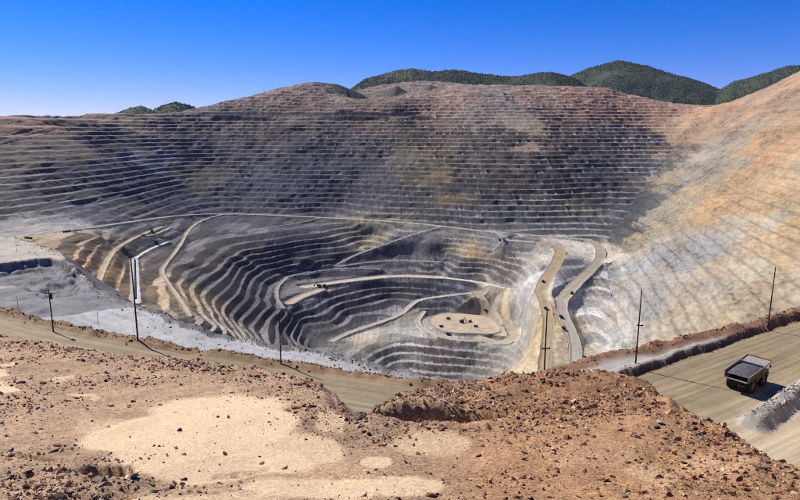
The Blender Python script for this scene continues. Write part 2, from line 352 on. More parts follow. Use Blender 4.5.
def sand_mask(x, y):
    u, v = fg_px(x, y)
    wu = u + fbm(x, y, 3.0, 4, 30) * 26; wv = v + fbm(x, y, 2.4, 4, 31) * 13
    m = np.zeros(x.shape)
    for cx, cy, rx, ry, k in SAND:
        q = np.sqrt(((wu - cx) / rx) ** 2 + ((wv - cy) / ry) ** 2)
        m = np.maximum(m, k * (1 - sstep(.84, 1.08, q)))
    return m
def gravel_mask(x, y):
    """dense rubble: reddish mound, left foot, rims"""
    u, v = fg_px(x, y)
    m = .30 + .5 * fbm(x, y, 2.2, 3, 36) + .16 * sstep(360, 460, u)
    m = m + .9 * np.exp(-(((u - 590) / 75) ** 2 + ((v - 388) / 18) ** 2))
    m = m + .6 * np.exp(-(((u - 480) / 90) ** 2 + ((v - 410) / 26) ** 2))
    m = m + .6 * np.exp(-(((u - 690) / 60) ** 2 + ((v - 432) / 14) ** 2))
    m = m + .45 * sstep(455, 475, v + .12 * (u - 60)) * (1 - sstep(110, 190, u))
    m = m + .4 * (1 - sstep(6, 26, v - np.interp(u, [c[0] for c in CREST], [c[1] for c in CREST])))
    return np.clip(m, 0, 1.4)
PITS = [((428, 407), (2.6, .8), 1.45, -.15), ((410, 410), (1.5, .65), 1.2, .3), ((108, 471), (.62, .24), .42, 0.0), ((250, 470), (.5, .1), .16, .5), ((232, 474), (.55, .08), .12, .5), ((35, 456), (1.2, .1), .22, -.5), ((360, 414), (.5, .3), .4, 0)]
PITW = [(at_fg(*c), s, d, a) for c, s, d, a in PITS]

# ------------------------------------------------------------------ far ridges
def ridge(pts, slope, name):
    return (np.array([at_d(*p) for p in pts]), slope, name)
RIDGES = [
 ridge([(520, 92, 6600), (555, 79, 6500), (590, 66, 6300), (618, 58.5, 6200), (640, 61, 6200), (665, 66, 6250), (695, 75, 6350), (722, 82.5, 6500), (760, 95, 6700)], .42, 'a'),
 ridge([(715, 92, 5600), (735, 81, 5500), (765, 73, 5400), (785, 66, 5350), (805, 64, 5300), (880, 60, 5200), (990, 72, 5100)], .42, 'b'),
 ridge([(340, 96, 5600), (365, 79, 5500), (395, 70.5, 5400), (412, 68, 5400), (432, 71, 5400), (455, 69.5, 5450), (480, 73, 5450), (510, 76.5, 5400), (538, 73, 5350), (552, 71.5, 5300), (575, 78, 5300), (590, 88, 5300)], .42, 'c'),
 ridge([(118, 112, 4500), (130, 107.5, 4480), (140, 105.5, 4480), (150, 108, 4480), (158, 113, 4500)], .5, 'd'),
 ridge([(150, 112, 4400), (162, 105, 4380), (175, 101.5, 4380), (188, 104, 4380), (208, 112, 4400)], .5, 'e'),
 ridge([(368, 100, 3980), (380, 95, 3960), (390, 89, 3945), (397, 86, 3940), (404, 89.5, 3930), (416, 98, 3930)], .55, 'f'),
 ridge([(410, 97, 3960), (420, 91, 3940), (430, 84.5, 3930), (436, 86, 3925), (444, 89, 3920), (456, 94, 3910)], .55, 'g'),
 ridge([(290, 88.5, 3760), (300, 85, 3780), (314, 82, 3800), (335, 83, 3830), (348, 88, 3850), (366, 96, 3860)], .6, 'h'),
]
def hills(x, y):
    best = np.full(x.shape, -1e9)
    for P, s, n in RIDGES:
        d, z = seg_info(x, y, P, 1600)
        amp = 30 if n in 'abc' else 14
        gl = fbm(x, y, 420 if n in 'abc' else 90, 4, 70)
        h = z - s * d * (1 + .35 * gl) + amp * gl * np.minimum(d / 250, 1) + 5 * fbm(x, y, 60, 3, 75)
        h = np.where(d > 1500, -1e9, h)
        best = np.maximum(best, h)
    return best

# ------------------------------------------------------------------ one height + colour function for the whole place
GREEN = lin((46, 60, 42)); GREEN2 = lin((72, 76, 54))
def benches(X, Y):
    R = np.hypot(X, Y)
    zs = grid_z(X, Y)
    big = np.clip((R - 500) / 1500, .2, 1)
    wp = .8 * (X * WN[0] + Y * WN[1] - 740.0)
    rsoft = sstep(110, 240, X * WN[0] + Y * WN[1]) * sstep(200, 300, X) * (1 - sstep(25, 60, np.abs(zs - wp)))
    inn = sstep(-345, -365, zs) * (1 - rsoft)
    left = (X < -430) & (Y < 2050) & (zs > -364) & (R < 2150)
    zs = zs + big * (fbm(X, Y, 230, 3, 1) * 9 * (1 - .6 * rsoft) + fbm(X, Y, 52, 3, 5) * 5.5 * (1 - .55 * rsoft - .65 * inn) * np.where(left, .5, 1))
    stp = np.where(rsoft > .5, 19.0, np.where((zs > -350) & ~left, np.where(X < -1450, 36.0, 18.0), 14.5))
    u = (zs + 350) / stp
    k = np.floor(u); along = np.where(rsoft > .5, X * WD[0] + Y * WD[1], X)
    seg = vnoise(along / 24, k * 7.31, 12)
    b = np.clip(np.where(rsoft > .5, .30, np.where(zs > -350, np.where(left, .38, .50), .42)) + .22 * seg * (1 - .7 * rsoft - .4 * inn), .14, .78)
    return zs, u, b, stp, rsoft, inn
def terrain(x, y):
    r = np.hypot(x, y)
    z = np.full(x.shape, -1e9); c = np.zeros(x.shape + (3,)); ac = np.zeros(x.shape); reg = np.zeros(x.shape, int)
    # --- pit and walls
    m = r > 255
    if m.any():
        X = x[m]; Y = y[m]; R = r[m]
        zs, u, b, stp, rsoft, inn = benches(X, Y)
        rightw = rsoft > .5
        kq = np.floor(u); sh = np.clip(R / 2500, .2, 1) * 46 * vnoise(X / 60, kq * 2.3, 6)
        pc = pit_colour(X + sh, Y, zs)
        st = np.clip(pc[:, 3] * (1.05 + .5 * fbm(X, Y, 130, 3, 9)), 0, 1) * (1 - .5 * sstep(60, 150, zs) * (1 - rsoft))
        k = np.floor(u); t = u - k
        prof = np.where(t < b, .07 * t / b, .07 + .93 * (t - b) / (1 - b))
        # fallen rock lies against the foot of the faces here and there
        along = np.where(rightw, X * WD[0] + Y * WD[1], X); across = np.where(rightw, X * WN[0] + Y * WN[1], Y)
        tal = np.clip(2.2 * (vnoise(along / 15, k * 5.1, 16) - .36), 0, 1) * (1 - .45 * inn) * (1 - .85 * rsoft) * np.clip(R / 1500, 0, 1)
        prof = prof * (1 - .75 * tal) + t * .75 * tal
        zt = (k + prof) * stp - 350
        zz = zs + (zt - zs) * st
        ra = X * WD[0] + Y * WD[1]; rc = X * WN[0] + Y * WN[1]
        gul = np.where(rightw, np.abs(fbm(ra / 3, rc, 26, 4, 20)) * .9, np.abs(fbm(X, Y, 30, 4, 20)))
        zz = zz + (gul * 3.2 - .9) * np.clip(R / 2000, .3, 1) * (1 - .55 * st)
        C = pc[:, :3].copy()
        # paler dusty bench tops and darkened faces: sun and shade deepened in the colour
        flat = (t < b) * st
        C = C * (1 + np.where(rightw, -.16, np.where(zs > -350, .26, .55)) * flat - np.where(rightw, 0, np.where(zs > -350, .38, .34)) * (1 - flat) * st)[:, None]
        seg1 = vnoise(along / 20, k * 7.31, 12); seg2 = vnoise(along / 6, k * 3.77, 25); grit = vnoise(X / 3.6, Y / 3.6, 26)
        ra = X * WD[0] + Y * WD[1]; rc = X * WN[0] + Y * WN[1]
        pat = np.where(rightw, fbm(ra / 4.2, rc, 42, 5, 11, .68), fbm(X, Y * 1.6, 60, 5, 11, .65))
        pat = np.clip(pat * 2.6, -1, 1)
        grit = np.where(rightw, vnoise(ra / 14, rc / 3.4, 26), grit)
        v = 1 + (.20 * seg1 + .34 * seg2) * st * (1 - .75 * rsoft) + .26 * grit + (.13 + .07 * rsoft) * pat
        wv = fbm(X, Y, 120, 2, 24) * 40
        v = v * (1 + .16 * (1 - st) * vnoise((along + wv) / 10, across / 70, 29))
        v = v * (1 - .26 * rsoft)
        v = np.clip(v, .3, 2.0)
        hue = fbm(X, Y, 120, 4, 27)
        hue = hue + rsoft * 1.1 * fbm(ra / 4, rc, 40, 4, 23, .65)
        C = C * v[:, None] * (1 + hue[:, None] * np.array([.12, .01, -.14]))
        strat = vnoise(zs / 9.0, np.arctan2(X, Y) * 9, 28)
        C = C * (1 + .10 * strat[:, None])
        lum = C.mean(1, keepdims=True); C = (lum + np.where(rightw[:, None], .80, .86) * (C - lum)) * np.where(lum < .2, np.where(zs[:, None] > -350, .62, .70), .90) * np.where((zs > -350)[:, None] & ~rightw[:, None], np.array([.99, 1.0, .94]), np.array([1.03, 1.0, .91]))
        rg = np.where(rightw, 3, np.where((zs > -352) & ~((X < -430) & (R < 2350) & (Y < 2150)), 2, 1))
        up = sstep(60, 150, zs) * (1 - rsoft)
        zz = zz + up * (10 * fbm(X, Y, 80, 5, 13, .65) + 3 * np.abs(fbm(X, Y, 24, 3, 17)))
        C = C * (1 + .4 * up * np.clip(2 * fbm(X, Y * 1.5, 55, 5, 32, .65), -1, 1))[:, None]
        # --- roads
        for P, w, cc in ROADS:
            d, rz = seg_info(X, Y, P, 80)
            d = d + 1.6 * fbm(X, Y, 20, 2, 33)
            near = d < 50
            e = np.maximum(d - w * .66, 0)
            lim = np.clip(zz, rz - .72 * e - .004 * e * e, rz + .85 * e + .006 * e * e)
            bl = 1 - sstep(22, 50, d)
            zz = np.where(near, zz + (lim - zz) * bl, zz)
            k0 = 1 - sstep(w * .60, w * .80, d)
            zz = zz * (1 - k0) + (rz + .3 * fbm(X, Y, 12, 2, 34)) * k0
            k1 = 1 - sstep(w * .55, w * .72, d)
            bermk = np.exp(-((d - w * .66) / 2.5) ** 2)
            zz = zz + 1.6 * bermk * k0
            cv = cc[None] * (1 + .13 * fbm(X, Y, 22, 3, 35) + .22 * vnoise(d / 3.0, rz / 30, 37))[:, None]
            C = C * (1 - k1[:, None]) + cv * k1[:, None]
        sd = sdf(X, Y, PAD) + 10 * fbm(X, Y, 60, 3, 31)
        k0 = 1 - sstep(-6, 10, sd)
        zz = zz * (1 - k0) + (-574.5 + .5 * fbm(X, Y, 20, 3, 38)) * k0 + 3.5 * np.exp(-(sd / 4) ** 2)
        k1 = (1 - sstep(-3, 2, sd))[:, None]
        C = C * (1 - k1) + lin((192, 174, 148)) * k1 * (1 + .3 * fbm(X, Y, 18, 3, 39))[:, None] + 0
        kb = np.exp(-(sd / 4.5) ** 2)[:, None]
        C = C * (1 - .5 * kb) + lin((120, 114, 106)) * .5 * kb
        # --- hills behind the rim
        hz = hills(X, Y)
        hm = (hz > zz) & (R > 3300)
        gk = np.clip(.5 + fbm(X, Y, 160, 4, 41), 0, 1)[:, None]
        hc = GREEN * (1 - gk) + GREEN2 * gk
        hc = np.where((R < 4080)[:, None], lin((76, 74, 70)), hc)
        C = np.where(hm[:, None], hc * (1 + .3 * fbm(X, Y, 60, 2, 43))[:, None], C)
        zz = np.where(hm, hz, zz); rg = np.where(hm, 4, rg)
        # --- pale near bench with the hollow
        S = sdf(X, Y, S2POLY) + 9 * fbm(X, Y, 50, 4, 44)
        wts = 1.0 / (((X[:, None] - S2P[None, :, 0]) ** 2 + (Y[:, None] - S2P[None, :, 1]) ** 2) + 4e3)
        s2 = (wts @ S2P[:, 2]) / wts.sum(1)
        s2 = s2 + .8 * fbm(X, Y, 30, 3, 45) + 6.0 * np.clip(fbm(X, Y, 60, 4, 19) - .1, 0, 1) + .5 * vnoise(X / 5, Y / 5, 20)
        H = sdf(X, Y, HOLLOW) + 20 * fbm(X, Y, 60, 5, 46, .65)
        cut = sstep(2, -9, H)
        rub = np.clip(1.15 - np.hypot(X + 575, Y - 960) / 100, 0, 1)
        z2 = s2 - cut * 17 - 6 * cut * sstep(-18, -30, H) + 24 * rub * cut * (.8 + .5 * fbm(X, Y, 25, 3, 47)) + 6 * cut * np.abs(fbm(X, Y, 22, 4, 15))
        z2 = z2 - np.maximum(S, 0) * .95 + 4.0 * np.exp(-((S + 6) / 4) ** 2) * np.clip(1 + 1.2 * fbm(X, Y, 18, 3, 1), .2, 2)
        on = z2 > zz
        wc = lin((178, 176, 174)) * (1 + .10 * fbm(X, Y, 50, 5, 48) + .18 * vnoise(S / 7, (X - Y) / 160, 49))[:, None]
        gr = lin((112, 110, 110)) * (1 + .6 * fbm(X, Y, 24, 4, 50) + .2 * vnoise(X / 5, Y / 5, 17))[:, None]
        bank = sstep(850, 880, np.hypot(X, Y) + 40 * fbm(X, Y, 70, 4, 3)) * (1 - sstep(1090, 1130, np.hypot(X, Y) + 30 * fbm(X, Y, 60, 3, 2)))
        wc = np.where(((cut > .12) | (bank > .5))[:, None], gr * 1.25, wc)
        wc = np.where((S > -11 + 4 * fbm(X, Y, 14, 3, 4))[:, None], gr * 1.1, wc)
        plat = sstep(1060, 1100, np.hypot(X, Y))[:, None]
        wc = np.where((cut < .12)[:, None] & (S < -1)[:, None], wc * (1 - plat) + lin((182, 172, 156)) * plat * (1 + .35 * fbm(X, Y, 30, 5, 48, .65))[:, None], wc)
        # two grey berm roads cross the left end
        C = np.where(on[:, None], wc, C); zz = np.where(on, z2, zz); rg = np.where(on, 5, rg)
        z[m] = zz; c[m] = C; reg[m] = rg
    # --- haul road shelf round the overlook
    m = r < 560
    if m.any():
        X = x[m]; Y = y[m]
        S = sdf(X, Y, S1POLY)
        Sn = S + .8 * fbm(X, Y, 6, 3, 51)
        dl, _ = seg_info(X, Y, pz(S1L), 30)
        dr, _ = seg_info(X, Y, pz(S1R), 30)
        d1, _ = seg_info(X, Y, BERM1, 30)
        d3, _ = seg_info(X, Y, BERM3, 30)
        gn = fbm(X, Y, 5, 3, 53)
        z1 = -50 + .12 * fbm(X, Y, 9, 3, 52)
        z1 = z1 - np.maximum(Sn - .5, 0) * .72 + np.minimum(np.maximum(Sn, 0), 1) * .3 * gn
        z1 = z1 + np.exp(-((dl - 1.5) / 1.6) ** 2) * np.clip(.9 + 1.6 * gn, .1, 2.2)
        z1 = z1 + np.exp(-((dr - 1.0) / 2.2) ** 2) * np.clip(.9 + .7 * gn, .2, 1.6)
        beyond = (X > 8) & (inside(X, Y, np.vstack([BERM1[:, :2], S1FAR[::-1][:11, :2]])))
        q = np.where(beyond, -d1, d1) + 1.3 * fbm(X, Y, 9, 3, 54) + .4 * fbm(X, Y, 2, 3, 55)
        z1 = z1 + (1.15 + .3 * gn) * (1 - sstep(-.35, .35, q)) + .15 * np.exp(-((q + 1.0) / .7) ** 2) * (1 + gn) - (.8 * sstep(4, 16, -q))
        z1 = z1 + 1.9 * (1 - sstep(.5, 3.0, d3 + .4 * gn)) * (1 + .25 * fbm(X, Y, 2, 3, 57))
        pl = np.hypot(X - 52.5, Y - 136.5)
        z1 = z1 + 2.2 * np.exp(-(pl / 4.5) ** 2)
        tr = .5 + .5 * vnoise(d1 / 1.7 + .3 * fbm(X, Y, 20, 2, 58), (X * .83 + Y * .55) / 60, 59)
        left = X < 10
        dls = sdf(X, Y, S1POLY)
        trl = .5 + .5 * vnoise(dls / 2.0, X / 70, 63)
        C = lin((156, 138, 108))[None] * (.84 + .32 * np.where(left, trl, tr))[:, None]
        C = C * (1 + .16 * fbm(X, Y, 3, 4, 64))[:, None]
        grn = (sstep(6, 16, -dls) * (1 - sstep(24, 34, -dls)))[:, None] * np.where(left, .6, .0)[:, None]
        C = C * (1 - grn) + lin((150, 142, 118)) * grn
        # dust pale lower junction near the grey berm
        low = (X * .555 - Y * .83)
        lk = sstep(-55, -42, low + 2 * gn)[:, None] * (~left)[:, None]
        C = C * (1 - .7 * lk) + lin((206, 188, 158)) * .7 * lk * (.93 + .14 * tr)[:, None]
        # strip beyond the scarp berm: pale grey, brown spoil along the outer lip
        C = np.where(beyond[:, None], lin((180, 172, 160)) * (1 + .12 * fbm(X, Y, 8, 4, 65))[:, None], C)
        kk = (1 - sstep(3.0, 5.2, dr + .8 * gn))[:, None]
        C = C * (1 - kk) + lin((140, 106, 82)) * kk * (1 + .35 * fbm(X, Y, 2.5, 3, 66))[:, None]
        kk = (1 - sstep(2.2, 3.2, dl + .8 * gn))[:, None]
        C = C * (1 - kk) + lin((140, 112, 84)) * kk * (1 + .35 * fbm(X, Y, 2.5, 3, 67))[:, None]
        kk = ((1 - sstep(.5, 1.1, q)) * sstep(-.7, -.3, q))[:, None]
        C = C * (1 - kk) + lin((112, 92, 72)) * kk * (1 + .3 * fbm(X, Y, 2.5, 3, 68))[:, None]  # scarp face coloured darker to deepen its shade
        kk = (1 - sstep(2.5, 2.9, d3 + .6 * gn))[:, None]
        C = C * (1 - kk) + lin((166, 160, 150)) * kk * (1 + .4 * fbm(X, Y, 1.2, 3, 69))[:, None]
        kk = np.exp(-(pl / 4.2) ** 2)[:, None]
        C = C * (1 - kk) + lin((178, 156, 128)) * kk
        C = np.where((Sn > 2.5)[:, None], lin((140, 124, 104)) * (1 + .25 * gn)[:, None], C)
        ac[m] = np.where(left, np.abs(dls), np.minimum(d1, 60)) / 100
        on = z1 > z[m]
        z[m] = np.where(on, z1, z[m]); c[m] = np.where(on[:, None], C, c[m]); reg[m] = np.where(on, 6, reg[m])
    # --- the overlook's rubble slope
    m = r < 120
    if m.any():
        X = x[m]; Y = y[m]
        S = sdf(X, Y, FGPOLY) + .35 * fbm(X, Y, 2.0, 4, 80) + .12 * fbm(X, Y, .5, 2, 81)
        sm = sand_mask(X, Y); gm = gravel_mask(X, Y)
        z0 = FG_A + FG_B * np.maximum(Y, -6) + .16 * fbm(X, Y, 4, 3, 82) + (.05 + .16 * gm * (1 - sm)) * fbm(X, Y, .9, 4, 83)
        for P, s, d, a in PITW:
            dx = X - P[0]; dy = Y - P[1]; ca, sa = math.cos(a), math.sin(a)
            uu = (dx * ca + dy * sa) / s[0]; vv = (-dx * sa + dy * ca) / s[1]
            vv = np.where(vv > 0, vv * 1.7, vv * .75)
            qq = np.sqrt(uu ** 2 + vv ** 2) + .25 * fbm(X, Y, .8, 3, 84)
            z0 = z0 - d * (1 - sstep(.45, 1.1, qq))
        z0 = z0 - np.maximum(S, 0) * .95 - .25 * sstep(-.5, 0, S)
        u, v = fg_px(X, Y)
        red = sstep(380, 520, u + 40 * fbm(X, Y, 3, 3, 85))[:, None]
        base = lin((192, 158, 124)) * (1 - red) + lin((188, 145, 104)) * red
        mound = np.exp(-(((u - 590) / 90) ** 2 + ((v - 388) / 20) ** 2))[:, None]
        base = base * (1 - .6 * mound) + lin((150, 106, 80)) * .6 * mound
        dk = np.clip(gm, 0, 1)[:, None] * (1 - sm)[:, None]
        base = base * (1 - .14 * dk)
        base = base * (1 + .28 * fbm(X, Y, 1.1, 4, 86) + .16 * vnoise(X / .12, Y / .12, 88))[:, None]
        snd = lin((234, 203, 162)) * (1 + .07 * fbm(X, Y, 1.5, 4, 87))[:, None]
        C = 1.08 * (base * (1 - sm[:, None]) + snd * sm[:, None])
        on = z0 > z[m]
        ac[m] = np.where(on, 1 - sm, ac[m])
        z[m] = np.where(on, z0, z[m]); c[m] = np.where(on[:, None], C, c[m]); reg[m] = np.where(on, 7, reg[m])
    return z, np.concatenate([np.clip(c * .70, .010, .65), ac[..., None]], -1), reg

# ------------------------------------------------------------------ materials
def mat(name, colour=(.5, .5, .5), rough=.9, metal=0.0, attr=False, nscale=1.0, namp=.25, bump=0.0, bscale=1.0, bdist=.1, spec=.2):
    m = bpy.data.materials.new(name); m.use_nodes = True
    nt = m.node_tree; nt.nodes.clear()
    out = nt.nodes.new("ShaderNodeOutputMaterial"); p = nt.nodes.new("ShaderNodeBsdfPrincipled")
    nt.links.new(p.outputs[0], out.inputs[0])
    p.inputs['Roughness'].default_value = rough; p.inputs['Metallic'].default_value = metal
    p.inputs['Specular IOR Level'].default_value = spec
    geo = nt.nodes.new("ShaderNodeNewGeometry") if attr else nt.nodes.new("ShaderNodeTexCoord")
    src = geo.outputs['Position'] if attr else geo.outputs['Object']
    n = nt.nodes.new("ShaderNodeTexNoise"); n.inputs['Scale'].default_value = nscale; n.inputs['Detail'].default_value = 5
    n.inputs['Roughness'].default_value = .65
    nt.links.new(src, n.inputs['Vector'])
    mr = nt.nodes.new("ShaderNodeMapRange")
    mr.inputs['From Min'].default_value = .25; mr.inputs['From Max'].default_value = .75
    mr.inputs['To Min'].default_value = 1 - namp; mr.inputs['To Max'].default_value = 1 + namp
    nt.links.new(n.outputs['Fac'], mr.inputs['Value'])
    mx = nt.nodes.new("ShaderNodeMix"); mx.data_type = 'RGBA'; mx.blend_type = 'MULTIPLY'; mx.inputs['Factor'].default_value = 1
    if attr:
        a = nt.nodes.new("ShaderNodeVertexColor"); a.layer_name = "Col"
        nt.links.new(a.outputs['Color'], mx.inputs[6])
    else:
        mx.inputs[6].default_value = (*(np.asarray(colour) * .72), 1)
    nt.links.new(mr.outputs[0], mx.inputs[7])
    nt.links.new(mx.outputs[2], p.inputs['Base Color'])
    if bump:
        b = nt.nodes.new("ShaderNodeTexNoise"); b.inputs['Scale'].default_value = bscale; b.inputs['Detail'].default_value = 6; b.inputs['Roughness'].default_value = .7
        nt.links.new(src, b.inputs['Vector'])
        bp = nt.nodes.new("ShaderNodeBump"); bp.inputs['Strength'].default_value = bump; bp.inputs['Distance'].default_value = bdist
        nt.links.new(b.outputs['Fac'], bp.inputs['Height']); nt.links.new(bp.outputs[0], p.inputs['Normal'])
    return m
M = {
 'pit': mat('pit_rock', attr=True, nscale=.35, namp=.36, bump=.5, bscale=.35, bdist=1.2),
 'bench': mat('bench_dust', attr=True, nscale=1.3, namp=.22, bump=.5, bscale=1.0, bdist=.5),
 'road': mat('road_dirt', attr=True, nscale=.9, namp=.12, bump=.5, bscale=1.2, bdist=.2),
 'slope': mat('rubble_soil', attr=True, nscale=9, namp=.22, bump=.9, bscale=14, bdist=.05),
 'hill': mat('hill_scrub', attr=True, nscale=.03, namp=.3, bump=.6, bscale=.02, bdist=10),
}

# grit in the overlook's soil
nt = M['slope'].node_tree
pb = [n for n in nt.nodes if n.type == 'BSDF_PRINCIPLED'][0]; mxn = [n for n in nt.nodes if n.type == 'MIX'][0]; ge = [n for n in nt.nodes if n.type == 'NEW_GEOMETRY'][0]
prev = mxn.outputs[2]
for sc_, lo, hi in ((22.0, .62, 1.22), (55.0, .7, 1.2)):
    vo = nt.nodes.new("ShaderNodeTexVoronoi"); vo.inputs['Scale'].default_value = sc_
    rgb = nt.nodes.new("ShaderNodeSeparateColor"); mr = nt.nodes.new("ShaderNodeMapRange"); mr.inputs['To Min'].default_value = lo; mr.inputs['To Max'].default_value = hi
    mm = nt.nodes.new("ShaderNodeMix"); mm.data_type = 'RGBA'; mm.blend_type = 'MULTIPLY'
    vcn = [n for n in nt.nodes if n.type == 'VERTEX_COLOR'][0]
    iv = nt.nodes.new("ShaderNodeMapRange"); iv.inputs['From Min'].default_value = 0; iv.inputs['From Max'].default_value = 1; iv.inputs['To Min'].default_value = .2; iv.inputs['To Max'].default_value = 1.0
    nt.links.new(vcn.outputs['Alpha'], iv.inputs['Value']); nt.links.new(iv.outputs[0], mm.inputs['Factor'])
    nt.links.new(ge.outputs['Position'], vo.inputs['Vector']); nt.links.new(vo.outputs['Color'], rgb.inputs[0]); nt.links.new(rgb.outputs[0], mr.inputs['Value'])
    nt.links.new(prev, mm.inputs[6]); nt.links.new(mr.outputs[0], mm.inputs[7]); prev = mm.outputs[2]
nt.links.new(prev, pb.inputs['Base Color'])
# wheel tracks: streaks that follow the distance to the road's edge, kept in the colour's alpha
nt = M['road'].node_tree
vc = [n for n in nt.nodes if n.type == 'VERTEX_COLOR'][0]; mxn = [n for n in nt.nodes if n.type == 'MIX'][0]; pb = [n for n in nt.nodes if n.type == 'BSDF_PRINCIPLED'][0]
ge = [n for n in nt.nodes if n.type == 'NEW_GEOMETRY'][0]
m1 = nt.nodes.new("ShaderNodeMath"); m1.operation = 'MULTIPLY'; m1.inputs[1].default_value = 100.0
sc3 = nt.nodes.new("ShaderNodeVectorMath"); sc3.operation = 'SCALE'; sc3.inputs['Scale'].default_value = .02
sx = nt.nodes.new("ShaderNodeSeparateXYZ"); cx = nt.nodes.new("ShaderNodeCombineXYZ")
nz = nt.nodes.new("ShaderNodeTexNoise"); nz.inputs['Scale'].default_value = 1.1; nz.inputs['Detail'].default_value = 4; nz.inputs['Roughness'].default_value = .6
mr = nt.nodes.new("ShaderNodeMapRange"); mr.inputs['From Min'].default_value = .3; mr.inputs['From Max'].default_value = .7; mr.inputs['To Min'].default_value = .72; mr.inputs['To Max'].default_value = 1.28
mm = nt.nodes.new("ShaderNodeMix"); mm.data_type = 'RGBA'; mm.blend_type = 'MULTIPLY'; mm.inputs['Factor'].default_value = 1
nt.links.new(vc.outputs['Alpha'], m1.inputs[0]); nt.links.new(ge.outputs['Position'], sc3.inputs[0]); nt.links.new(sc3.outputs[0], sx.inputs[0])
nt.links.new(m1.outputs[0], cx.inputs[0]); nt.links.new(sx.outputs[0], cx.inputs[1]); nt.links.new(sx.outputs[1], cx.inputs[2])
nt.links.new(cx.outputs[0], nz.inputs['Vector']); nt.links.new(nz.outputs['Fac'], mr.inputs['Value']); nt.links.new(mxn.outputs[2], mm.inputs[6]); nt.links.new(mr.outputs[0], mm.inputs[7]); nt.links.new(mm.outputs[2], pb.inputs['Base Color'])

# ------------------------------------------------------------------ terrain meshes
def props(o, label, cat=None, group=None, kind=None):
    if label: o['label'] = label
    if cat: o['category'] = cat
    if group: o['group'] = group
    if kind: o['kind'] = kind
    return o
def mesh_np(name, V, Fq, colours=None, smooth=False):
    me = bpy.data.meshes.new(name)
    me.vertices.add(len(V)); me.vertices.foreach_set("co", np.ascontiguousarray(V, np.float32).ravel())
    k = Fq.shape[1]
    me.loops.add(Fq.size); me.loops.foreach_set("vertex_index", np.ascontiguousarray(Fq, np.int32).ravel())
    me.polygons.add(len(Fq)); me.polygons.foreach_set("loop_start", np.arange(0, Fq.size, k, dtype=np.int32))
    me.polygons.foreach_set("loop_total", np.full(len(Fq), k, np.int32))
    me.polygons.foreach_set("use_smooth", np.full(len(Fq), smooth, bool))
    if colours is not None:
        at = me.color_attributes.new("Col", 'FLOAT_COLOR', 'POINT')
        cc = np.ones((len(V), 4), np.float32); cc[:, :colours.shape[1]] = colours
        at.data.foreach_set("color", cc.ravel())
    me.update(); me.validate()
    return me
AZ = np.radians(np.linspace(-38, 38, 900))
def rr(*parts):
    out = []
    for a, b, s in parts:
        n = max(1, int(round((b - a) / s))); out += list(np.linspace(a, b, n, endpoint=False))
    return np.array(out)
ROWS = rr((1.5, 9, .8), (9, 20, .125), (20, 30, .17), (30, 46, .3), (46, 60, 1.2), (60, 96, 3), (96, 170, .85), (170, 215, 1.5), (215, 260, 5), (260, 540, 14), (540, 1000, 4.2), (1000, 2400, 3.5), (2400, 3650, 4.4), (3650, 3850, 8), (3850, 4600, 14), (4600, 6800, 28), (6800, 9000, 200))
RRg, AAg = np.meshgrid(ROWS, AZ, indexing='ij')
TX = (RRg * np.sin(AAg)).ravel(); TY = (RRg * np.cos(AAg)).ravel()
# slide the grid's vertices onto the nearest bench edge so that edges stay crisp
far_rows = ROWS > 600
i0 = int(np.argmax(far_rows)); i1 = int(np.argmax(ROWS > 3840)); n0 = len(AZ)
gx_ = TX.reshape(len(ROWS), n0)[i0:i1]; gy_ = TY.reshape(len(ROWS), n0)[i0:i1]; rv = ROWS[i0:i1][:, None]
_, U, B, SP_, RS_, _ = benches(gx_.ravel(), gy_.ravel())
U = U.reshape(gx_.shape); B = B.reshape(gx_.shape); SP_ = SP_.reshape(gx_.shape)
dUr = np.gradient(U, ROWS[i0:i1], axis=0); dUa = np.gradient(U, AZ, axis=1) / rv
K = np.floor(U); T = U - K
cand = np.stack([K, K + B, K + 1], 0) - U
pick = np.abs(cand).argmin(0); dU = np.take_along_axis(cand, pick[None], 0)[0]
g2 = dUr ** 2 + dUa ** 2 + 1e-9
mr_ = dU * dUr / g2; ma_ = dU * dUa / g2
cr = np.gradient(ROWS[i0:i1])[:, None]; ca_ = rv * (AZ[1] - AZ[0])
okm = (np.abs(mr_) < .55 * cr) & (np.abs(ma_) < .55 * ca_) & (g2 < .3 ** 2)
okm[0] = False; okm[-1] = False; okm[:, 0] = False; okm[:, -1] = False
mr_ = np.where(okm, mr_, 0); ma_ = np.where(okm, ma_, 0)
rn = rv + mr_; an_ = AZ[None, :] + ma_ / rv
TX.reshape(len(ROWS), n0)[i0:i1] = rn * np.sin(an_); TY.reshape(len(ROWS), n0)[i0:i1] = rn * np.cos(an_)
TZ = np.empty(TX.shape); TC = np.empty(TX.shape + (4,)); TR = np.empty(TX.shape, int)
nc = len(AZ)
for i in range(0, len(ROWS), 40):
    s = slice(i * nc, min(i + 40, len(ROWS)) * nc)
    TZ[s], TC[s], TR[s] = terrain(TX[s], TY[s])
far = np.hypot(TX, TY) > 6800
TZ[far] = np.minimum(TZ[far], 300 - (np.hypot(TX, TY)[far] - 6800) * .1)
idx = np.arange(len(ROWS) * nc).reshape(len(ROWS), nc)
Q = np.stack([idx[:-1, :-1], idx[:-1, 1:], idx[1:, 1:], idx[1:, :-1]], -1).reshape(-1, 4)[:, ::-1]
QR = TR[Q].max(1)
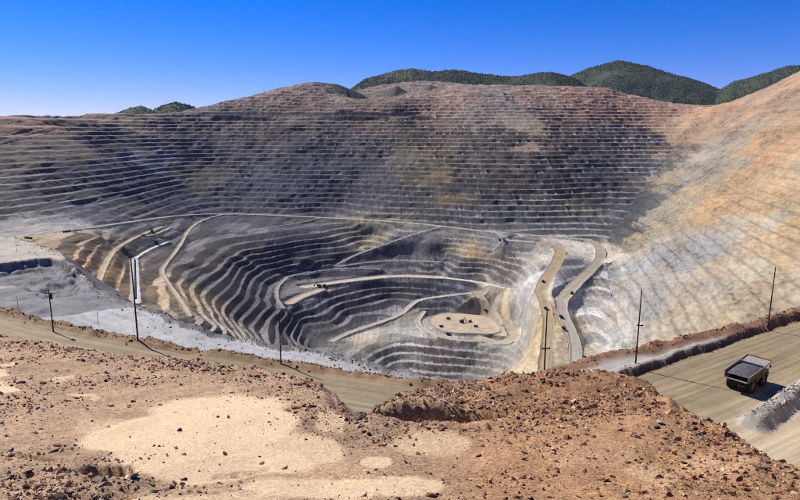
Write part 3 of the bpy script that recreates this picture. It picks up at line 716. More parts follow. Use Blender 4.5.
SPEC = {
 1: ('open_pit', 'pit', 'deep grey stepped pit bowl with winding pale haul ramps', False),
 2: ('pit_wall', 'pit', 'dark far pit wall of many thin benches below the skyline', False),
 3: ('pit_wall', 'pit', 'sunlit tan and orange pit wall sloping down beside the ramps', False),
 4: ('forested_hills', 'hill', 'dark green wooded hills behind the pit rim', True),
 5: ('mine_bench', 'bench', 'pale grey bench road with a dug hollow above the pit', True),
 6: ('haul_road', 'road', 'tan dirt haul road with rubble berms below the overlook', True),
 7: ('gravel_slope', 'slope', 'brown rubble overlook slope with pale sand patches', True),
}
V = np.stack([TX, TY, TZ], -1)
for rid, (name, mk, label, sm) in SPEC.items():
    f = Q[QR == rid]
    if not len(f): continue
    used, inv = np.unique(f, return_inverse=True)
    me = mesh_np(name, V[used], inv.reshape(-1, 4), TC[used], sm)
    o = bpy.data.objects.new(name, me); COL.objects.link(o)
    me.materials.append(M[mk])
    props(o, label, None, None, 'structure')
# the land around and behind the overlook, out of the photograph's view
az2 = np.radians(np.concatenate([np.linspace(38, 60, 23), np.linspace(66, 294, 40), np.linspace(300, 322, 23)]))
r2 = rr((1.5, 12, 1.5), (12, 60, 6), (60, 300, 20), (300, 3000, 100), (3000, 9000, 500))
R2, A2 = np.meshgrid(r2, az2, indexing='ij')
x2 = (R2 * np.sin(A2)).ravel(); y2 = (R2 * np.cos(A2)).ravel()
z2, c2, _ = terrain(x2, y2)
aa = np.degrees(np.abs((A2.ravel() + math.pi) % (2 * math.pi) - math.pi))
bl = sstep(39, 62, aa)
zo = np.where(R2.ravel() < 40, FG_A - .0 * R2.ravel(), FG_A + .02 * (R2.ravel() - 40)) + 4 * fbm(x2, y2, 200, 4, 90) * np.clip(R2.ravel() / 200, 0, 1)
zo = np.where(y2 > -6, np.minimum(zo, FG_A + FG_B * np.clip(y2, -6, 30)), zo)
z2 = z2 * (1 - bl) + zo * bl
c2 = c2[:, :3] * (1 - bl[:, None]) + lin((176, 142, 108)) * bl[:, None]
id2 = np.arange(len(r2) * len(az2)).reshape(len(r2), len(az2))
q2 = np.stack([id2[:-1, :-1], id2[:-1, 1:], id2[1:, 1:], id2[1:, :-1]], -1).reshape(-1, 4)[:, ::-1]
me = mesh_np('ground', np.stack([x2, y2, z2], -1), q2, c2, True); me.materials.append(M['slope'])
o = bpy.data.objects.new('ground', me); COL.objects.link(o); props(o, 'dry brown land around the overlook', kind='structure')

def ground_at(x, y):
    """height of the built terrain mesh (bilinear on the polar grid)"""
    r = math.hypot(x, y); a = math.atan2(x, y)
    i = int(np.clip(np.searchsorted(ROWS, r) - 1, 0, len(ROWS) - 2)); j = int(np.clip((a - AZ[0]) / (AZ[1] - AZ[0]), 0, nc - 2))
    fu = (r - ROWS[i]) / (ROWS[i + 1] - ROWS[i]); fv = (a - AZ[j]) / (AZ[1] - AZ[0])
    g = TZ.reshape(len(ROWS), nc)
    return (g[i, j] * (1 - fu) + g[i + 1, j] * fu) * (1 - fv) + (g[i, j + 1] * (1 - fu) + g[i + 1, j + 1] * fu) * fv
def see(px, py, tmin=2.0, tmax=6000):
    """first place where the photo pixel's ray meets the built terrain"""
    d = ray(px, py); h = math.hypot(d[0], d[1])
    r = ROWS[(ROWS > tmin) & (ROWS < tmax)]
    j = (math.atan2(d[0], d[1]) - AZ[0]) / (AZ[1] - AZ[0]); j0 = int(j); fv = j - j0
    g = TZ.reshape(len(ROWS), nc)[(ROWS > tmin) & (ROWS < tmax)]
    zc = g[:, j0] * (1 - fv) + g[:, j0 + 1] * fv
    k = np.nonzero(zc >= d[2] * r / h)[0]
    if not len(k): return None
    k = k[0]
    if k == 0: return np.array([*(d[:2] * r[0] / h), zc[0]])
    e0 = d[2] * r[k - 1] / h - zc[k - 1]; e1 = zc[k] - d[2] * r[k] / h
    t = (r[k - 1] + (r[k] - r[k - 1]) * e0 / max(e0 + e1, 1e-9)) / h
    p = d * t
    return p
#__OBJECTS__
# ------------------------------------------------------------------ mesh builder for made things
class MB:
    def __init__(self):
        self.v = []; self.f = []; self.sm = []
    def add(self, vs, fs, smooth=False, T=None):
        n = len(self.v)
        for p in vs:
            p = Vector(p)
            self.v.append(tuple(T @ p if T is not None else p))
        for f in fs:
            self.f.append([i + n for i in f]); self.sm.append(smooth)
        return self
    def box(self, c, s, rot=(0, 0, 0), taper=1.0):
        T = Matrix.Translation(Vector(c)) @ Matrix.Rotation(rot[2], 4, 'Z') @ Matrix.Rotation(rot[1], 4, 'Y') @ Matrix.Rotation(rot[0], 4, 'X')
        a, b, h = s[0] / 2, s[1] / 2, s[2] / 2; t = taper
        vs = [(-a, -b, -h), (a, -b, -h), (a, b, -h), (-a, b, -h), (-a * t, -b * t, h), (a * t, -b * t, h), (a * t, b * t, h), (-a * t, b * t, h)]
        return self.add(vs, [(3, 2, 1, 0), (4, 5, 6, 7), (0, 1, 5, 4), (1, 2, 6, 5), (2, 3, 7, 6), (3, 0, 4, 7)], False, T)
    def cyl(self, p0, p1, r0, r1=None, n=12, smooth=True):
        p0 = Vector(p0); p1 = Vector(p1); r1 = r0 if r1 is None else r1
        q = (p1 - p0).to_track_quat('Z', 'Y').to_matrix()
        vs = []
        for p, r in ((p0, r0), (p1, r1)):
            for i in range(n):
                a = 2 * math.pi * i / n
                vs.append(p + q @ Vector((r * math.cos(a), r * math.sin(a), 0)))
        b = len(self.v)
        self.add(vs, [(i, (i + 1) % n, n + (i + 1) % n, n + i) for i in range(n)], smooth)
        self.add([], [])
        self.f.append([b + i for i in reversed(range(n))]); self.sm.append(False)
        self.f.append([b + n + i for i in range(n)]); self.sm.append(False)
        return self
    def lathe(self, prof, c, n=28):
        """profile of (radius, y) turned about the Y axis through c"""
        vs = []; k = len(prof)
        for i in range(n):
            a = 2 * math.pi * i / n
            for r, y in prof:
                vs.append((c[0] + r * math.cos(a), c[1] + y, c[2] + r * math.sin(a)))
        fs = []
        for i in range(n):
            j = (i + 1) % n
            for q in range(k - 1):
                fs.append((i * k + q, i * k + q + 1, j * k + q + 1, j * k + q))
        return self.add(vs, fs, True)
    def prism(self, pts, y0, y1):
        n = len(pts)
        vs = [(x, y0, z) for x, z in pts] + [(x, y1, z) for x, z in pts]
        fs = [tuple(range(n)), tuple(reversed(range(n, 2 * n)))] + [(i + n, (i + 1) % n + n, (i + 1) % n, i) for i in range(n)]
        return self.add(vs, fs)
    def mesh(self, name, m):
        me = bpy.data.meshes.new(name); me.from_pydata(self.v, [], self.f)
        me.polygons.foreach_set("use_smooth", self.sm)
        bm = bmesh.new(); bm.from_mesh(me); bmesh.ops.recalc_face_normals(bm, faces=bm.faces); bm.to_mesh(me); bm.free()
        for q in (m if isinstance(m, (list, tuple)) else [m]): me.materials.append(q)
        return me
    def build(self, name, m, parent=None):
        o = bpy.data.objects.new(name, self.mesh(name, m)); COL.objects.link(o)
        if parent is not None: o.parent = parent
        return o
def empty(name, loc, rz=0.0):
    o = bpy.data.objects.new(name, None); COL.objects.link(o); o.location = loc; o.rotation_euler = (0, 0, rz); o.empty_display_size = .5
    return o
def ground_v(x, y):
    r = np.hypot(x, y); a = np.arctan2(x, y)
    i = np.clip(np.searchsorted(ROWS, r) - 1, 0, len(ROWS) - 2); jf = np.clip((a - AZ[0]) / (AZ[1] - AZ[0]), 0, nc - 1.001); j = jf.astype(int)
    fu = np.clip((r - ROWS[i]) / (ROWS[i + 1] - ROWS[i]), 0, 1); fv = jf - j
    g = TZ.reshape(len(ROWS), nc)
    return (g[i, j] * (1 - fu) + g[i + 1, j] * fu) * (1 - fv) + (g[i, j + 1] * (1 - fu) + g[i + 1, j + 1] * fu) * fv

M.update({
 'paint': mat('truck_paint', lin((150, 126, 92)), .7, nscale=1.2, namp=.3, spec=.4),
 'orange': mat('faded_orange_paint', lin((158, 104, 78)), .7, nscale=1.5, namp=.3),
 'bed': mat('worn_bed_steel', lin((160, 154, 152)), .6, .1, nscale=1.4, namp=.35),
 'side': mat('dusty_bed_side', lin((124, 108, 92)), .8, nscale=.9, namp=.3),
 'dark': mat('dark_steel', lin((52, 50, 50)), .6, .3, nscale=2, namp=.3),
 'rubber': mat('tyre_rubber', lin((44, 42, 40)), .9, nscale=3, namp=.3),
 'rim': mat('rim_paint', lin((130, 112, 86)), .7, nscale=3, namp=.3),
 'glass': mat('cab_glass', lin((40, 48, 54)), .12, nscale=1, namp=.05, spec=.6),
 'lamp': mat('lamp_lens', lin((210, 210, 205)), .2, nscale=1, namp=.05, spec=.6),
 'red': mat('tail_lamp_lens', lin((150, 30, 24)), .3, nscale=1, namp=.05),
 'wood': mat('weathered_pole_wood', lin((62, 46, 36)), .9, nscale=3, namp=.35, bump=.4, bscale=6, bdist=.02),
 'porcelain': mat('insulator', lin((96, 82, 74)), .35, nscale=3, namp=.1),
 'white': mat('dusty_white_paint', lin((196, 192, 184)), .6, nscale=1, namp=.15),
 'rock': mat('stone', attr=True, nscale=7, namp=.3, bump=.6, bscale=18, bdist=.02),
 'leaf': mat('far_foliage', attr=True, nscale=.05, namp=.2),
})
mo = bpy.data.materials.new('loose_stone'); M['stone_i'] = mo

# ------------------------------------------------------------------ utility poles
def pole(px, py, top, label, arm=None, xf=None, r=.17, hint=None, loc=None):
    b = np.array(loc) if loc is not None else see(px, py, *(hint or (60, 5000)))
    d = ray(*top); t = math.hypot(b[0], b[1]) / math.hypot(d[0], d[1])
    h = d[2] * t - b[2]
    root = empty('utility_pole', (b[0], b[1], b[2] - .4), math.radians(random.uniform(-12, 12)))
    lean = (random.uniform(-.1, .1), random.uniform(-.1, .1))
    m = MB()
    for i in range(6):
        a0, a1 = i / 6, (i + 1) / 6
        m.cyl((lean[0] * a0, lean[1] * a0, a0 * (h + .4)), (lean[0] * a1, lean[1] * a1, a1 * (h + .4)), r * (1 - .4 * a0), r * (1 - .4 * a1), 10)
    m.build('pole_shaft', M['wood'], root)
    for frac, w, off in (arm or []):
        z = frac * h + .4
        MB().box((off, -.16, z), (w, .13, .2)).build('crossarm', M['wood'], root)
        for s in (-1, 1):
            x = off + s * (w / 2 - .12)
            MB().cyl((x, -.16, z + .1), (x, -.16, z + .18), .03, n=6).lathe([(.0, .0)], (0, 0, 0), 3) if False else None
            q = MB(); q.cyl((x, -.16, z + .1), (x, -.16, z + .22), .07, .09, 8); q.cyl((x, -.16, z + .22), (x, -.16, z + .32), .09, .04, 8)
            q.build('insulator', M['porcelain'], root)
            MB().cyl((off + s * w * .38, -.2, z), (0, -.12, z - .55), .03, n=6).build('arm_brace', M['dark'], root)
    if xf:
        q = MB(); q.cyl((.45, 0, h - 1.9), (.45, 0, h - .7), .33, n=14); q.cyl((.45, 0, h - .7), (.45, 0, h - .6), .33, .2, 14)
        q.build('transformer', M['dark'], root)
        MB().box((.2, 0, h - 1.2), (.3, .12, .5)).build('bracket', M['dark'], root)
    return props(root, label, 'pole', 'utility poles along the haul road')
EDGE_AT = lambda px, py: at_z(px, py, -50)
def on_shelf(px, py):
    p = at_z(px, py, -49.0); p[2] = ground_at(p[0], p[1]); return p
pole(138, 342, (134.2, 258), 'tall leaning wooden pole on the tan road berm above the white pipe-lined strip', None, None, .2, loc=on_shelf(138, 341))
pole(281, 363, (279.2, 313), 'plain wooden pole standing above the corner of the dark stepped benches', None, loc=on_shelf(281, 362))
pole(53, 329, (49, 290), 'wooden pole with a bulky transformer head beside the dug hollow', [(.93, 2.0, 0)], True, loc=on_shelf(53, 328))
pole(543.6, 384, (546, 308), 'dark wooden pole with a low crossarm behind the reddish rubble mound, before the orange ramp', [(.5, 1.7, 0)], loc=on_shelf(543.8, 383))
pole(636, 357, (640.5, 290), 'wooden pole with a short mid-height crossarm on a small dirt heap by the haul road', [(.53, 1.3, .25)], loc=(lambda p: np.array([p[0], p[1], ground_at(p[0], p[1])]))(at_z(636, 357.5, -47.4)))
pole(768, 325, (772, 267), 'slim wooden pole at the road scarp in front of the tan pit wall', None, loc=(lambda p: np.array([p[0], p[1], ground_at(p[0], p[1])]))(at_z(768, 325.5, -48.6)))
for px, py, tp, lb in [(18.3, 308, (17.5, 296), 'small far pole at the end of the pale bench road'), (98.5, 326, (97.8, 311), 'thin far pole on the pale grey bench road'), (17, 252, (16.5, 235), 'small far pole at the lip of the pale platform'), (74, 234, (73.6, 227), 'tiny far pole on the ring road above the brown benches')]:
    b = see(px, py, 260, 4000)
    if b is not None: pole(px, py, tp, lb, [(.92, 2.4, 0)], None, .3, loc=b)

# ------------------------------------------------------------------ the haul truck on the road
def tyre_profile(R, w):
    h = w / 2
    return [(R * .52, -h * .7), (R * .6, -h * .95), (R * .82, -h), (R * .95, -h * .9), (R, -h * .62), (R, h * .62), (R * .95, h * .9), (R * .82, h), (R * .6, h * .95), (R * .52, h * .7)]
def near_truck(loc, rz):
    root = empty('haul_truck', loc, rz); root.scale = (.86, .70, .84)
    R = 1.75
    def wheel(x, y, w):
        t = MB().lathe(tyre_profile(R, w), (x, y, R), 36)
        for i in range(24):                                    # tread lugs
            a = 2 * math.pi * i / 24
            for s in (-1, 1):
                t.box((x + (R + .02) * math.cos(a), y + s * w * .22, R + (R + .02) * math.sin(a)), (.09, w * .36, .2), (0, math.pi / 2 - a - math.pi / 2, s * .0))
        o = t.build('wheel', M['rubber'], root)
        s = 1 if y > 0 else -1
        r = MB().lathe([(R * .54, -.38), (R * .54, .3), (R * .42, .34), (R * .34, .12), (R * .14, .18), (.0, .2)] if s > 0 else [(R * .54, .38), (R * .54, -.3), (R * .42, -.34), (R * .34, -.12), (R * .14, -.18), (.0, -.2)], (x, y, R), 28)
        r.build('rim', M['rim'], o)
    for s in (-1, 1):
        wheel(3.6, s * 2.55, 1.05); wheel(-2.6, s * 2.75, 1.0); wheel(-2.6, s * 1.65, 1.0)
    c = MB()
    for s in (-1, 1): c.box((.3, s * .75, 2.0), (9.6, .45, .8))
    for x in (-4.2, -2.6, 0, 2.2, 4.6): c.box((x, 0, 2.0), (.5, 1.5, .7))
    c.cyl((-2.6, -2.0, R), (-2.6, 2.0, R), .62, n=18); c.cyl((3.6, -2.1, R), (3.6, 2.1, R), .3, n=12)
    c.build('chassis', M['dark'], root)
    # dump body: floor, sides, front wall, canopy
    W = 3.25; tk = .14
    tail = (-5.9, 3.35); fl = (1.9, 2.75); fw = (3.0, 5.0); top_r = (-5.7, 4.75)
    fo = MB(); fo.prism([tail, (-3.0, 2.85), fl, (fl[0], fl[1] - .2), (-3.0, 2.6), (tail[0], tail[1] - .18)], -W * .86, W * .86)
    body = fo.build('dump_body', M['bed'], root)
    for s in (-1, 1):
        n = MB()
        yb, yt = s * W * .84, s * W
        out = [(tail[0], tail[1]), (fl[0], fl[1]), (fw[0], fw[1]), (2.4, 5.25), (-5.2, 4.85), (-5.9, 4.3)]
        zmin, zmax = 2.75, 5.25
        vs = []
        for off in (0, tk * s):
            for x, z in out:
                k = (z - zmin) / (zmax - zmin); vs.append((x, yb + (yt - yb) * k + off, z))
        nn = len(out)
        n.add(vs, [tuple(range(nn)), tuple(reversed(range(nn, 2 * nn)))] + [(i + nn, (i + 1) % nn + nn, (i + 1) % nn, i) for i in range(nn)])
        sd = n.build('body_side', M['side'], body)
        for x in (-4.8, -3.5, -2.2, -.9, .4, 1.6):
            zb = np.interp(x, [-5.9, -3, 1.9], [3.3, 2.85, 2.8]); zt = np.interp(x, [-5.2, 2.4], [4.85, 5.25])
            MB().add([(x - .12, s * (W * .86 + .12), zb), (x + .12, s * (W * .86 + .12), zb), (x + .12, s * (W + .13), zt), (x - .12, s * (W + .13), zt), (x - .12, s * (W * .86 + .36), zb), (x + .12, s * (W * .86 + .36), zb), (x + .12, s * (W + .3), zt - .05), (x - .12, s * (W + .3), zt - .05)], [(0, 1, 2, 3), (4, 5, 6, 7), (0, 1, 5, 4), (1, 2, 6, 5), (2, 3, 7, 6), (3, 0, 4, 7)]).build('rib', M['side'], sd)
        MB().cyl((-5.6, s * (W + .08), 4.75), (2.5, s * (W + .1), 5.3), .13, n=8).build('top_rail', M['bed'], sd)
    MB().prism([fl, fw, (fw[0] + .16, fw[1]), (fl[0] + .16, fl[1])], -W, W).build('body_front', M['bed'], body)
    MB().prism([(2.7, 5.08), (6.0, 5.5), (6.0, 5.66), (2.7, 5.26)], -W, W).build('canopy', M['bed'], body)
    for s in (-1, 1): MB().prism([(2.7, 5.2), (6.0, 5.62), (6.0, 5.9), (2.7, 5.55)], s * W, s * (W + .12)).build('canopy_lip', M['bed'], body)
    MB().box((6.03, 0, 5.72), (.12, 2 * W, .5)).build('canopy_lip', M['orange'], body)
    # load of crushed ore
    nx, ny = 44, 28; vs = []; fs = []
    for i in range(nx):
        for j in range(ny):
            u = i / (nx - 1); v = j / (ny - 1) * 2 - 1
            x = -5.5 + u * 8.0
            ed = min(1, 2.6 * min(u + .02, 1 - u + .1)) * (1 - abs(v) ** 3)
            z = 4.35 + .25 * u + .75 * ed + .16 * float(fbm(np.array([x]), np.array([v * 3]), .9, 3, 7)[0])
            vs.append((x, v * W * .965, z))
    for i in range(nx - 1):
        for j in range(ny - 1): fs.append((i * ny + j, (i + 1) * ny + j, (i + 1) * ny + j + 1, i * ny + j + 1))
    MB().add(vs, fs).build('ore_load', M['ore'], root)['label'] = 'heap of dark grey crushed ore'
    # front: deck, hood, cab, rails
    MB().box((4.6, 0, 3.55), (2.7, 5.9, .25)).build('deck', M['paint'], root)
    h = MB(); h.box((5.2, 0, 2.6), (1.9, 2.5, 1.7)).build('hood', M['paint'], root)
    g = MB(); g.box((6.18, 0, 2.6), (.1, 2.2, 1.5)); [g.box((6.25, 0, 2.0 + .2 * i), (.05, 2.0, .06)) for i in range(7)]
    g.build('grille', M['dark'], root)
    cb = MB().box((4.6, 1.7, 4.35), (1.7, 1.6, 1.45)).build('cab', M['paint'], root)
    MB().box((5.46, 1.7, 4.5), (.04, 1.4, .8)).build('windscreen', M['glass'], cb)
    for s in (-1, 1): MB().box((4.6, 1.7 + s * .81, 4.5), (1.3, .04, .75)).build('window', M['glass'], cb)
    MB().box((4.5, -1.6, 4.05), (1.5, 1.7, .85)).build('air_filter_box', M['paint'], root)
    for s in (-1, 1):
        MB().box((5.9, s * 2.4, 2.75), (.5, 1.1, .5)).build('fender', M['paint'], root)
        MB().cyl((6.16, s * 1.9, 2.75), (6.24, s * 1.9, 2.75), .17, n=12).build('headlight', M['lamp'], root)
        MB().cyl((-5.05, s * .8, 2.4), (-5.12, s * .8, 2.4), .14, n=10).build('tail_light', M['red'], root)
        MB().cyl((.4, s * .95, 2.2), (1.3, s * .95, 3.0), .2, n=10).build('hoist_ram', M['dark'], root)
        q = MB(); q.cyl((5.9, s * 2.9, 3.7), (5.9, s * 2.9, 4.6), .03, n=6); q.cyl((3.4, s * 2.9, 3.7), (3.4, s * 2.9, 4.6), .03, n=6); q.cyl((3.4, s * 2.9, 4.6), (5.9, s * 2.9, 4.6), .03, n=6)
        q.build('handrail', M['paint'], root)
        MB().box((6.1, s * 3.1, 4.4), (.1, .35, .7)).build('mirror', M['dark'], root)
        ld = MB().box((6.3, s * 1.25 - .27, 2.2), (.1, .05, 2.6)).build('ladder', M['dark'], root)
        MB().box((6.3, s * 1.25 + .27, 2.2), (.1, .05, 2.6)).build('rail', M['dark'], ld)
        for i in range(8): MB().box((6.3, s * 1.25, 1.1 + .32 * i), (.2, .48, .05)).build('rung', M['dark'], ld)
    MB().cyl((.6, 1.9, 1.9), (2.2, 1.9, 1.9), .62, n=16).build('fuel_tank', M['paint'], root)
    MB().cyl((.6, -1.9, 1.9), (2.0, -1.9, 1.9), .5, n=16).build('hydraulic_tank', M['paint'], root)
    MB().prism([(6.2, 1.5), (6.7, 1.6), (6.7, 1.95), (6.2, 1.95)], -2.6, 2.6).build('bumper', M['dark'], root)
    return root
M['ore'] = mat('crushed_ore', lin((108, 104, 110)), .9, nscale=3.5, namp=.5, bump=1, bscale=5, bdist=.3)
tp = at_z(745.5, 387.0, -50.0)
TRUCK_RZ = math.atan2(.62, .785)
tk = near_truck((tp[0], tp[1], -50 + .05), TRUCK_RZ)
props(tk, 'loaded haul truck with grey ore heap and orange canopy driving along the tan road', 'haul truck')

# ------------------------------------------------------------------ far machines in the pit
def far_truck_mesh():
    m = MB()
    m.prism([(-5.8, 3.3), (-2.8, 2.8), (2.0, 2.8), (3.0, 5.0), (6.0, 5.5), (6.0, 5.7), (2.6, 5.3), (-5.6, 4.8)], -3.3, 3.3)
    m.box((.4, 0, 2.0), (10, 2.2, .9)); m.box((5.0, 0, 2.9), (2.2, 5.6, 1.4)); m.box((4.6, 1.6, 4.3), (1.6, 1.6, 1.4))
    for x, y, w in ((3.6, 2.6, 1.1), (3.6, -2.6, 1.1), (-2.6, 2.3, 2.0), (-2.6, -2.3, 2.0)):
        m.cyl((x, y - w / 2, 1.75), (x, y + w / 2, 1.75), 1.75, n=14)
    return m.mesh('haul_truck', M['dark'])
def far_shovel_mesh():
    m = MB()
    for s in (-1, 1): m.box((0, s * 3.2, 1.1), (10, 1.8, 2.2), taper=.85)
    m.cyl((0, 0, 2.0), (0, 0, 3.0), 3.0, n=16); m.box((-1.5, 0, 5.4), (12, 8, 4.8)); m.box((3.4, 2.6, 8.6), (2.6, 2.2, 2.2))
    m.box((8.8, 0, 9.2), (14, 1.3, 1.5), (0, -math.radians(44), 0)); m.cyl((-2, 0, 8), (-1, 0, 12.5), .4, n=8)
    m.cyl((-1, 0, 12.5), (13.6, 0, 14.2), .15, n=6); m.box((11, 0, 7.2), (11, .9, .9), (0, math.radians(22), 0)); m.box((16.5, 0, 4.6), (3.6, 4.2, 3.6), taper=.9)
    m.cyl((13.6, 0, 14.2), (16.5, 0, 6.4), .12, n=6)
    return m.mesh('mining_shovel', M['dark'])
FT = far_truck_mesh(); FS = far_shovel_mesh()
def far_thing(me, name, px, py, rz, label, cat, group, lo=700):
    b = see(px, py, lo, 4500)
    if b is None: return
    o = bpy.data.objects.new(name, me); COL.objects.link(o)
    o.location = (b[0], b[1], b[2] - .15); o.rotation_euler = (0, 0, math.radians(rz)); props(o, label, cat, group)
G1 = 'haul trucks working in the pit'
for px, py, rz, lb in [
 (27, 238.5, 20, 'far haul truck parked on the pale ground left of the brown benches'), (30, 239, 160, 'far haul truck parked beside another left of the brown benches'), (65, 232.5, 30, 'far haul truck at the foot of the dark far wall'), (69, 232, 200, 'far haul truck facing another at the foot of the dark far wall'),
 (144, 236, 15, 'far haul truck near the shovel on the upper ramp'), (163, 226, 25, 'far haul truck on the pale spur above the shovel'), (191, 217, 10, 'far haul truck on the ring road at the dark bowl'),
 (499.5, 240.5, 80, 'far haul truck on the blue grey pad beneath the ring road'), (504, 240.5, 95, 'second far haul truck on the blue grey pad beneath the ring road'),
 (543, 282, -110, 'far haul truck on the orange ramp at its bend'), (545.6, 309, -80, 'far haul truck lower down on the orange ramp'), (572, 294, 60, 'far haul truck on the tan ramp beside the white slope'), (561, 317.5, 100, 'far haul truck on the pale lower ramp'), (563.5, 329, 95, 'far haul truck lower down on the pale lower ramp'),
 (486, 311, 150, 'far haul truck on the ramp above the sandy pit floor'), (448, 319, 20, 'small far haul truck at the edge of the sandy pit floor'), (476, 327, 170, 'far haul truck right of the shovel on the sandy pit floor'), (470, 322, 60, 'far haul truck close behind the shovel on the sandy pit floor'), (441, 327, 10, 'far haul truck alone on the sandy pit floor near its bank'), (448, 334.5, 170, 'far haul truck on the road around the sandy pit floor'), (324, 286, 10, 'far haul truck beside the shovel on the pale middle bench')]:
    far_thing(FT, 'haul_truck', px, py, rz, lb, 'haul truck', G1)
for px, py, rz, lb in [(462, 322.5, 40, 'mining shovel in the middle of the sandy pit floor'), (319, 287, 160, 'mining shovel on the pale middle bench of the bowl'), (156, 243, 200, 'mining shovel on the dark upper terrace near the white strip'), (152, 232, 120, 'mining shovel at the lip above the dark upper terrace')]:
    far_thing(FS, 'mining_shovel', px, py, rz, lb, 'shovel', 'mining shovels in the pit')
# conveyor on the white strip
a = see(134.5, 260, 900, 4000); b = see(135.2, 299, 900, 4000)
if a is not None and b is not None:
    a = Vector(a); b = Vector(b); d = b - a; L = d.length
    root = empty('conveyor', a, math.atan2(d.y, d.x))
    sl = (b.z - a.z) / L
    fr = MB()
    for s in (-1, 1): fr.box((L / 2, s * 1.4, 3.0 + sl * L / 2), (L, .5, .9), (0, -math.atan(sl), 0))
    fr.build('frame', M['dark'], root)
    MB().box((L / 2, 0, 3.6 + sl * L / 2), (L, 2.4, .25), (0, -math.atan(sl), 0)).build('belt', M['rubber'], root)
    n = 16
    for i in range(n + 1):
        x = L * i / n
        MB().box((x, 0, 1.4 + sl * x), (.5, 3.0, 3.2)).build('trestle', M['dark'], root)
    props(root, 'long dark conveyor running down the white strip between brown benches', 'conveyor')

# ------------------------------------------------------------------ stones
def hull_variant(seed, n=11, flat=.75):
    rg = np.random.default_rng(seed)
    p = rg.normal(size=(n, 3)); p /= np.linalg.norm(p, axis=1)[:, None]; p *= rg.uniform(.75, 1.1, (n, 1)); p *= np.array([1, rg.uniform(.6, .9), rg.uniform(.45, flat)])
    bm = bmesh.new()
    for q in p: bm.verts.new(q)
    bmesh.ops.convex_hull(bm, input=bm.verts)
    for v in [v for v in bm.verts if not v.link_faces]: bm.verts.remove(v)
    bmesh.ops.triangulate(bm, faces=bm.faces)
    bm.verts.index_update()
    V = np.array([v.co[:] for v in bm.verts]); F = np.array([[v.index for v in f.verts] for f in bm.faces]); bm.free()
    return V, F
VAR = [hull_variant(100 + i, 7) for i in range(12)]
def scatter(name, X, Y, S, C, mname, sink=.25, label=None, zs=1.0):
    """many small stones joined as one mass"""
    Z = ground_v(X, Y)
    rg = np.random.default_rng(len(X)); VV = []; FF = []; CC = []; off = 0
    which = rg.integers(0, len(VAR), len(X))
    for k, (bv, bf) in enumerate(VAR):
        m = which == k; n = int(m.sum())
        if not n: continue
        a = rg.uniform(0, 2 * math.pi, n); t = rg.normal(0, .35, n)
        ca, sa = np.cos(a)[:, None], np.sin(a)[:, None]; ct, stt = np.cos(t)[:, None], np.sin(t)[:, None]
        x, y, z = bv[:, 0][None], bv[:, 1][None], bv[:, 2][None] * zs
        x1 = x * ct + z * stt; z1 = -x * stt + z * ct
        s = S[m][:, None]
        P = np.stack([(x1 * ca - y * sa) * s + X[m][:, None], (x1 * sa + y * ca) * s + Y[m][:, None], z1 * s + Z[m][:, None] + s * sink], -1)
        VV.append(P.reshape(-1, 3)); nv = len(bv)
        FF.append((bf[None] + (np.arange(n) * nv)[:, None, None] + off).reshape(-1, 3)); off += n * nv
        CC.append(np.repeat(C[m], nv, 0))
    me = mesh_np(name, np.vstack(VV), np.vstack(FF), np.vstack(CC), False); me.materials.append(M[mname])
    o = bpy.data.objects.new(name, me); COL.objects.link(o)
    return props(o, label, kind='stuff')
def stone_colours(n, u, rg):
    pal = lin([(150, 110, 84), (124, 88, 68), (172, 138, 110), (110, 92, 84), (190, 164, 140), (92, 74, 64), (160, 110, 80), (150, 134, 122)])
    w = rg.choice(len(pal), n, p=[.24, .15, .22, .1, .13, .03, .08, .05]); c = pal[w] * rg.uniform(.7, 1.25, (n, 1))
    red = np.clip((u - 380) / 160, 0, 1)[:, None]
    return .9 * c * (1 - red * np.array([.0, .06, .14]))
rg = np.random.default_rng(5)
N = 300000
r = 8 + 38 * rg.random(N) ** 1.15; a = np.radians(rg.uniform(-37, 37, N)); X = r * np.sin(a); Y = r * np.cos(a)
S_ = sdf(X, Y, FGPOLY)
dens = np.clip(gravel_mask(X, Y), 0, 1.2) / 1.2 * (1 - .97 * sand_mask(X, Y)) + .015
clump = np.clip(.55 + 1.1 * fbm(X, Y, 1.3, 3, 95), .05, 1)
keep = (rg.random(N) < dens * clump * .75) & (S_ < .25)
X, Y = X[keep], Y[keep]; n = len(X)
sz = np.clip(.019 * (1 - rg.random(n)) ** -.45, .016, .10) * (.75 + .5 * np.clip(gravel_mask(X, Y), 0, 1)) * (.75 + r[keep] / 60)
u, v = fg_px(X, Y)
scatter('gravel', X, Y, sz, stone_colours(n, u, rg), 'rock', .2, 'brown and reddish gravel strewn over the overlook slope')
# rubble on the road berms
pts = []
for P, cnt, wd, sc in ((BERM1, 700, 2.0, .2), (BERM3, 1500, 2.6, .26), (pz(S1L), 1800, 2.4, .34), (pz(S1R), 1800, 3.2, .34)):
    L = np.concatenate([[0], np.cumsum(np.hypot(*np.diff(P[:, :2], axis=0).T))]); t = rg.uniform(0, L[-1], cnt)
    x = np.interp(t, L, P[:, 0]) + rg.normal(0, wd * .5, cnt); y = np.interp(t, L, P[:, 1]) + rg.normal(0, wd * .5, cnt)
    s = sc * np.clip((1 - rg.random(cnt)) ** -.4, 1, 3.2) * .55
    if P is BERM1 or P is BERM3: cc = lin((168, 160, 150))
    else: cc = lin((138, 108, 84))
    pts.append(np.column_stack([x, y, s, np.tile(cc * .72, (cnt, 1)) * rg.uniform(.55, 1.25, (cnt, 1))]))
pts = np.vstack(pts); ok = np.abs(np.arctan2(pts[:, 0], pts[:, 1])) < math.radians(37); pts = pts[ok]
scatter('berm_rubble', pts[:, 0], pts[:, 1], pts[:, 2], pts[:, 3:], 'rock', .15, 'broken rock lining the haul road berms')
